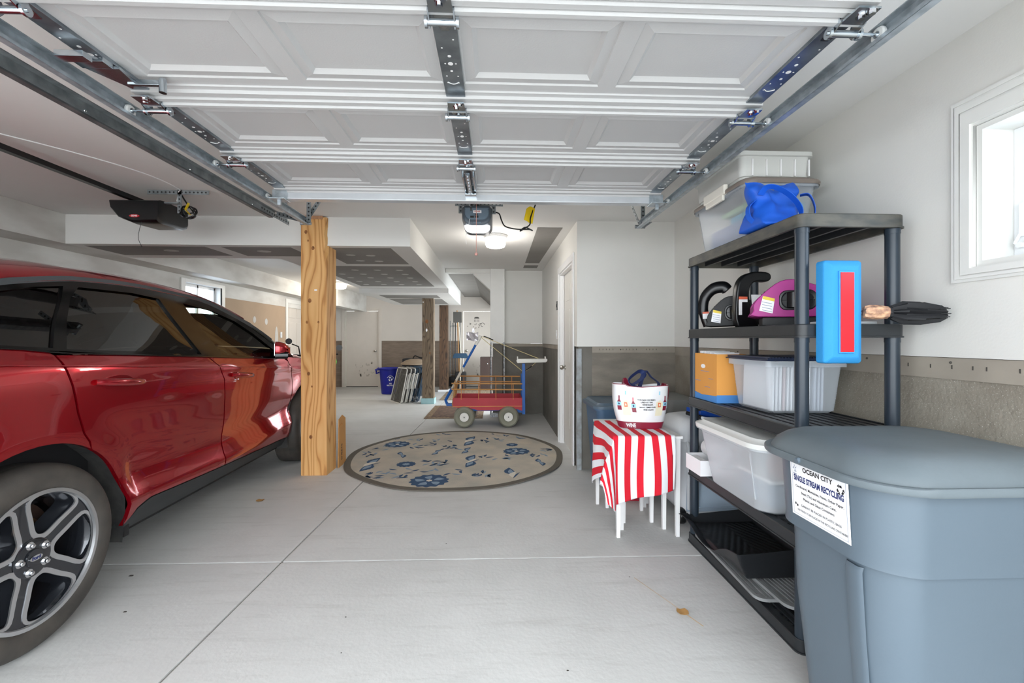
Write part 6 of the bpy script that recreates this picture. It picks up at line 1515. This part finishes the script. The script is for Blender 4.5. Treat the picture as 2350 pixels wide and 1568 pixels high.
b.tube([(WX0 + .02, WY0, .64), (WX0 + .03, WY1, .70)], .01, 8); b.build('end_slats', 'wagtan', wg, world=True)
b = MB()
b.box(WX1 - .0, WY0 + .02, .18, WX1 + .045, WY0 + .06, .92, .004); b.box(WX1, WY0 + .3, .30, WX1 + .045, WY0 + .34, .75, .004)
b.box(WX0 + .10, WY0 + .05, .20, WX0 + .30, WY0 + .10, .285, .004); b.box(WX1 - .30, WY0 + .05, .20, WX1, WY0 + .10, .27, .004); b.box(WX0 + .1, WY0 + .1, .22, WX1, WY1 - .08, .265, .004)
b.box(WX0 - .11, WY0 + .15, .285, WX0 + .1, WY0 + .21, .325, .004); b.tube([(WX0 - .10, WY0 + .18, .31), (WX0 - .125, WY0 + .18, .37), (WX0 - .03, WY0 + .18, .54)], .022, 8); b.build('frame', 'wagblue', wg, world=True)
b = MB(); b.tube([(WX0 - .03, WY0 + .18, .54), (WX0 + .14, WY0 + .15, .86)], .018, 8); b.build('handle_pole', 'handlegrey', wg, world=True)
b = MB(); b.tube([(WX0 + .14, WY0 + .15, .86), (WX0 + .345, WY0 + .12, 1.23)], .017, 8); b.build('handle_pole', 'wagblue', wg, world=True)
b = MB(); b.tube([(WX0 + .32, WY0 + .12, 1.19), (WX0 + .37, WY0 + .115, 1.27), (WX0 + .395, WY0 + .11, 1.325)], .024, 10); b.build('handle_grip', 'pvc', wg, world=True)
M['foil'] = mat('clear_crinkled_bag', '#c8c6cc', .2, .4, bump=.8, bscale=25)
b = MB(); b.grid(lambda u, v: Vector((WX0 + .19 + .17 * u, WY0 + .09 + .015 * math.sin(u * 9 + v * 5), 1.25 + .12 * v + .01 * math.sin(u * 7))), 8, 6); b.shell(.003); b.box(WX0 + .27, WY0 + .09, 1.37, WX0 + .305, WY0 + .10, 1.43, .002); b.build('plastic_wrap', 'foil', wg, world=True)
b = MB(); b.prism([(WX1 - .07, .925), (WX1 + .34, .935), (WX1 + .365, .955), (WX1 + .365, .985), (WX1 - .07, .985), (WX1 - .085, .955)], WY0 - .01, WY0 + .10, 'XZ', bev=.004)
for x in (WX1 - .075, WX1 + .33): b.box(x, WY0 - .01, .98, x + .015, WY0 + .10, 1.02, .003)
b.build('table_arm', 'pvc', wg, world=True)
b = MB(); b.tube([(WX0 + .40, WY0 + .1, 1.30), (WX1 + .0, WY0 + .03, .81)], .005, 6); b.tube([(WX0 + .42, WY0 + .1, 1.31), (WX1 + .24, WY0 + .04, .99)], .005, 6); b.tube([(WX1 + .2, WY0 + .04, .93), (WX1 + .06, WY0 + .03, .81)], .004, 6); b.build('bungee_rope', 'rope', wg, world=True)
b = MB(); b.tube([(WX0 + .44, WY0 + .1, 1.315), (WX0 + .50, WY0 + .095, 1.295), (WX0 + .58, WY0 + .09, 1.26)], .008, 6); b.tube([(WX1 + .14, WY0 + .03, .88), (WX1 + .05, WY0 + .03, .815)], .008, 6); b.build('hook', 'black', wg, world=True)
for x in (-.435, .20):
    for y in (6.33, 6.83):
        b = MB(); b.lathe([(.062, -.06), (.085, -.085), (.12, -.10), (.14, -.085), (.150, -.05), (.152, 0), (.150, .05), (.14, .085), (.12, .10), (.085, .085), (.062, .06), (.06, 0), (.062, -.06)], (x, y, .152), 40, 'Y'); w_ = b.build('wheel', 'balloon', wg, world=True, smooth=60)
        b = MB(); b.lathe([(0, -.072), (.02, -.072), (.022, -.066), (.05, -.066), (.052, -.070), (.064, -.070), (.066, -.06), (.066, .06), (0, .06)], (x, y, .152), 28, 'Y'); h_ = b.build('hub', 'pvc', w_); h_.location = (0, 0, 0)
        h_.data.transform(Matrix.Translation(-wg.location)) 
        b = MB(); b.cyl((x, y - .08, .152), (x, y - .066, .152), .008, n=8); o = b.build('axle_nut', 'hole', w_); o.data.transform(Matrix.Translation(-wg.location))

# ---------------------------------------------------------------- far end of the garage
M['persian'] = mat('brown_patterned_rug', '#6b5140', .95, col2='#4c3b30', vscale=16, bump=.2); M['persedge'] = mat('tan_rug_border', '#8a7458', .95, col2='#5b4636', vscale=30)
M['stripetan'] = mat('beige_striped_rug', '#a08d76', .95, col2='#6f6252', vscale=12, stretch=(6, .3, 1))
pr = thing('door_mat', 'brown patterned rug lying behind the wagon', 'rug', (-.6, 7.45, 0))
b = MB(); b.box(-1.13, 7.0, .001, -.19, 8.35, .008); b.build('border', 'persedge', pr, world=True); b = MB(); b.box(-1.03, 7.1, .008, -.29, 8.25, .010); b.build('field', 'persian', pr, world=True)
tag(MB().box(-1.15, 9.1, .001, -.05, 11.2, .008).build('door_mat', 'stripetan'), 'beige striped rug in front of the far right door', 'rug')
# blue recycling can
M['royal'] = mat('deep_blue_can', '#16208f', .35)
rc = thing('recycling_can', 'deep blue round recycling can beside the flat white back door', 'bin', (-2.44, 10.3, 0))
b = MB(); b.lathe([(0, .005), (.19, .005), (.20, .02), (.245, .57), (.262, .575), (.264, .60), (.25, .605), (.235, .59), (.20, .05), (0, .04)], n=40); b.build('can_body', 'royal', rc)
b = MB(); b.tube([(-.25, -.04, .50), (-.31, -.02, .47), (-.325, .0, .56), (-.27, .04, .60)], .02, 8); b.box(-.34, -.07, .545, -.24, .07, .575, .01); b.build('handle', 'royal', rc)
b = MB()
for k in range(3):
    a = R(90 + 120 * k); P = [(.022, -.02), (.045, -.01), (.042, .012), (.05, .014), (.028, .038), (.014, .010), (.022, .008)]
    Q = [(x * math.cos(a) - y * math.sin(a), x * math.sin(a) + y * math.cos(a)) for x, y in P]
    b.face([(x + .06, -.2335 - .0, z + .36) for x, z in Q])
b.tube([(.06 + .075 * math.cos(R(t)), -.236, .36 + .075 * math.sin(R(t))) for t in range(10, 175, 15)], .004, 5); b.build('recycling_symbol', 'paper', rc, smooth=0)
q = text_mesh('WE\nRECYCLE', .04, .0008); q.transform(basis((.06, -.232, .235), (1, 0, 0), (0, 0, 1))); b = MB(); b.merge(q); b.build('lettering', 'paper', rc, smooth=0)
# dark can with domed tan lid
tc_ = thing('trash_can', 'dark trash can with domed tan lid behind the folded chairs', 'bin', (-1.80, 9.95, 0))
b = MB(); b.lathe([(0, .01), (.22, .01), (.27, .70), (0, .70)], n=32); b.build('can_body', 'blacksatin', tc_)
b = MB(); b.lathe([(.30, .70), (.32, .71), (.31, .735), (.27, .76), (.20, .80), (.10, .825), (0, .83)], n=36, cap=True); b.build('lid', mat('tan_lid_plastic', '#8d7c69', .6), tc_)
b = MB(); b.tube([(-.05, 0, .82), (.0, -.02, .90), (.1, 0, .86), (.2, 0, .85)], .012, 8, smooth=4); b.build('lid_handle', 'black', tc_)
tag(MB().box(-2.25, 10.7, .001, -1.85, 11.2, .80, .02).build('storage_crate', 'blacksatin'), 'black crate standing against the brown back wall behind the blue can', 'crate')
# folded beach chairs leaning against the post
M['webw'] = mat('white_chair_tubing', '#d4d2cb', .4); M['webb'] = mat('blue_sling_fabric', '#2c4860', .8)
def folded_chair(label, x, y, tub, fab, lean, name='folded_chair'):
    t = thing(name, label, 'chair', (x, y, 0), R(20), 'folded chairs'); del t['group']
    m4 = Matrix.Rotation(lean, 4, 'Y')
    b = MB(); b.tube([(-.0, -.27, .03), (0, -.24, .66), (0, -.21, .70), (0, .21, .70), (0, .24, .66), (0, .27, .03), (0, .24, .0), (0, -.24, .0)], .011, 8, closed=True); b.xf(m4); b.build('back_frame', tub, t)
    b = MB(); b.tube([(.035, -.25, .04), (.035, -.25, .58), (.035, .25, .58), (.035, .25, .04)], .010, 8, closed=True); b.xf(m4); b.build('seat_frame', tub, t)
    b = MB()
    for k in range(8): y_ = -.21 + k * .06; b.box(-.004, y_ - .018, .02, .002, y_ + .018, .72)
    b.xf(m4); b.build('webbing', fab, t, smooth=0)
    b = MB(); b.box(.05, -.27, .30, .07, -.23, .62, .004); b.xf(m4); b.build('armrest', tub, t)
    return t
M['greyweb'] = mat('grey_chair_webbing', '#5c5a56', .8)
for k, (lx, lab_, tb_, fb_) in enumerate(((-2.08, 'folded chair with white tube frame, leftmost of the folded chairs', 'webw', 'greyweb'), (-1.99, 'folded chair with white tube frame, second from the left of the folded chairs', 'webw', 'greyweb'), (-1.90, 'folded chair with pale frame in the middle of the folded chairs', 'webw', 'greyweb'), (-1.80, 'folded chair with dark frame and blue sling fabric', 'blacksatin', 'webb'), (-1.70, 'folded chair with blue sling leaning on the weathered post', 'webb', 'webb'))):
    folded_chair(lab_, -2.0 + .072 * k, 8.88 + .05 * k, tb_, fb_, R(13)).rotation_euler = (0, 0, R(35))
# tool rack at the far end
tr_ = thing('tool_rack', 'wire rack holding long handled tools at the back wall', 'rack', (-1.02, 11.5, 0))
b = MB()
for x in (-1.16, -.90): b.tube([(x, 11.45, 0), (x, 11.45, 1.75)], .010, 6)
for z in (.35, 1.62): b.tube([(-1.16, 11.45, z), (-.90, 11.45, z)], .009, 6)
b.build('rack_frame', 'galvdark', tr_, world=True)
b = MB(); b.box(-1.18, 11.35, .05, -.88, 11.60, .30, .02); b.build('rack_base', 'black', tr_, world=True)
for x, zt2, c_, la in ((-1.08, 1.70, 'black', 'black handled tool, left of the two in the rack'), (-1.02, 1.72, 'black', 'black handled tool, right of the two in the rack')):
    b = MB(); b.tube([(x, 11.40, .31), (x, 11.40, zt2)], .012, 8); tag(b.build('rake', c_), la, 'tool')
br = thing('broom', 'tan handled broom with grey head hanging head up by the tool rack', 'broom', (-.90, 11.4, .3))
b = MB(); b.tube([(-.91, 11.33, .31), (-.97, 11.33, 2.02)], .013, 8); b.build('handle', 'wagtan', br, world=True)
b = MB(); b.box(-1.07, 11.31, 1.70, -.85, 11.35, 1.98, .01); b.build('head', 'greyweb', br, world=True)
pb = thing('push_broom', 'white handled blue push broom behind the wagon handle', 'broom', (-.95, 10.9, .3))
b = MB(); b.tube([(-.84, 10.88, .93), (-.90, 10.93, 1.7)], .012, 8); b.tube([(-.84, 10.86, .81), (-.86, 10.86, .012)], .012, 8); b.build('handle', 'handlegrey', pb, world=True); b = MB(); b.prism([(-1.05, .80), (-.64, .80), (-.70, .92), (-1.0, .92)], 10.85, 10.95, 'XZ', bev=.01); b.build('head', 'webb', pb, world=True)
tag(MB().box(-1.0, 10.95, .0095, -.72, 11.2, .45, .03).build('storage_box', 'blacksatin'), 'low black box on the floor below the blue broom', 'box')
M['brownbox'] = mat('dark_brown_cabinet', '#3e2f2a', .6)
cb = thing('small_cabinet', 'dark brown cabinet in front of the far right door', 'cabinet', (-.2, 11.0, 0)); b = MB(); b.box(-.36, 10.9, .009, -.04, 11.3, .82, .004); b.build('body', 'brownbox', cb, world=True); b = MB(); b.ball((-.18, 10.89, .66), .018, 6); b.build('knob', 'chrome', cb, world=True)
# motor scooter behind the post
M['limegreen'] = mat('lime_green_plastic', '#4fd02c', .35)
ms_ = thing('motor_scooter', 'black motor scooter with mirrors standing behind the pine post', 'scooter', (-2.88, 7.1, 0), R(112))
# local: x forward (towards camera -> rotated), built facing -x
def wheel_s(x): 
    b = MB(); b.lathe([(.15, -.05), (.20, -.055), (.235, -.03), (.24, 0), (.235, .03), (.20, .055), (.15, .05)], (x, 0, .24), 32, 'Y'); w = b.build('wheel', 'rubber', ms_); b = MB(); b.lathe([(0, -.04), (.15, -.03), (.15, .03), (0, .04)], (x, 0, .24), 20, 'Y'); b.build('rim', 'galvdark', w)
wheel_s(-.65); wheel_s(.60)
b = MB(); b.loft([[Vector((x + dx, y * w, z)) for dx, y in ((-.05, -1), (-.08, 0), (-.05, 1), (.05, 1), (.05, -1))] for x, z, w in ((-.52, .40, .10), (-.50, .60, .19), (-.45, .85, .20), (-.40, 1.0, .12))], cap0=True, cap1=True); b.build('front_shield', 'black', ms_)
b = MB(); b.box(-.45, -.14, .28, .2, .14, .34, .02); b.loft([[Vector((x, y * w, z + zo)) for y, zo in ((-1, -.15), (-1, .1), (0, .16), (1, .1), (1, -.15))] for x, w, z in ((.05, .1, .55), (.3, .16, .62), (.8, .12, .68))], cap0=True, cap1=True); b.build('body', 'black', ms_)
b = MB(); b.box(.05, -.13, .76, .75, .13, .84, .03); b.build('seat', 'blacksatin', ms_)
b = MB(); b.tube([(-.62, -.07, .24), (-.50, -.06, .6)], .02, 8); b.tube([(-.62, .07, .24), (-.50, .06, .6)], .02, 8); b.build('fork', 'galvdark', ms_)
b = MB(); b.tube([(-.35, -.33, 1.04), (-.40, 0, 1.0), (-.35, .33, 1.04)], .015, 8); b.build('handlebar', 'black', ms_)
for s_ in (-1, 1):
    b = MB(); b.tube([(-.37, s_ * .20, 1.04), (-.36, s_ * .22, 1.10 + .06 * (s_ > 0)), (-.36, s_ * .31, 1.12 + .08 * (s_ > 0))], .010, 6)
    b.cyl((-.35, s_ * .35, 1.14 + .10 * (s_ > 0)), (-.38, s_ * .35, 1.14 + .10 * (s_ > 0)), .045, n=20); b.build('mirror', 'black', ms_)
b = MB(); b.ball((-.55, 0, .62), .06, 8); b.build('headlamp', 'chrome', ms_)
b = MB(); b.tube([(.05, -.12, .3), (.12, -.30, .01)], .010, 6); b.build('kickstand', 'galvdark', ms_)
b = MB(); b.ball((0, 0, .13), .14, 10, (1, .85, 1)); 
hm = tag(b.build('helmet', 'limegreen', smooth=60), 'lime green helmet hanging beside the scooter handlebar', 'helmet'); hm.location = (-2.62, 6.98, .80); hm.scale = (.9, .9, .9)
# leaves and debris
M['leaf'] = mat('dry_leaf', '#b08650', .8)
for (x, y, r, lab_, st_) in ((.872, 1.99, .028, 'dry leaf with a long stem on the floor in front of the shelves', 1), (-1.84, 3.50, .03, 'small brown leaf on the floor near the car sill', 0)):
    t = thing('dry_leaf', lab_, 'leaf', (x, y, 0)); b = MB(); b.grid(lambda u, v: Vector(((u - .5) * 2 * r * (1 - .6 * abs(v - .5)), (v - .5) * 1.6 * r, .004 + .008 * abs(u - .5))), 6, 5); b.shell(.0006); b.build('blade', 'leaf', t)
    if st_: b = MB(); b.tube([(.01, -.02, .004), (.05, -.10, .002), (-.1, .28, .002)][:2], .0012, 4); b.tube([(-.005, .02, .004), (-.13, .30, .002)], .0009, 4); b.build('stem', 'leaf', t)
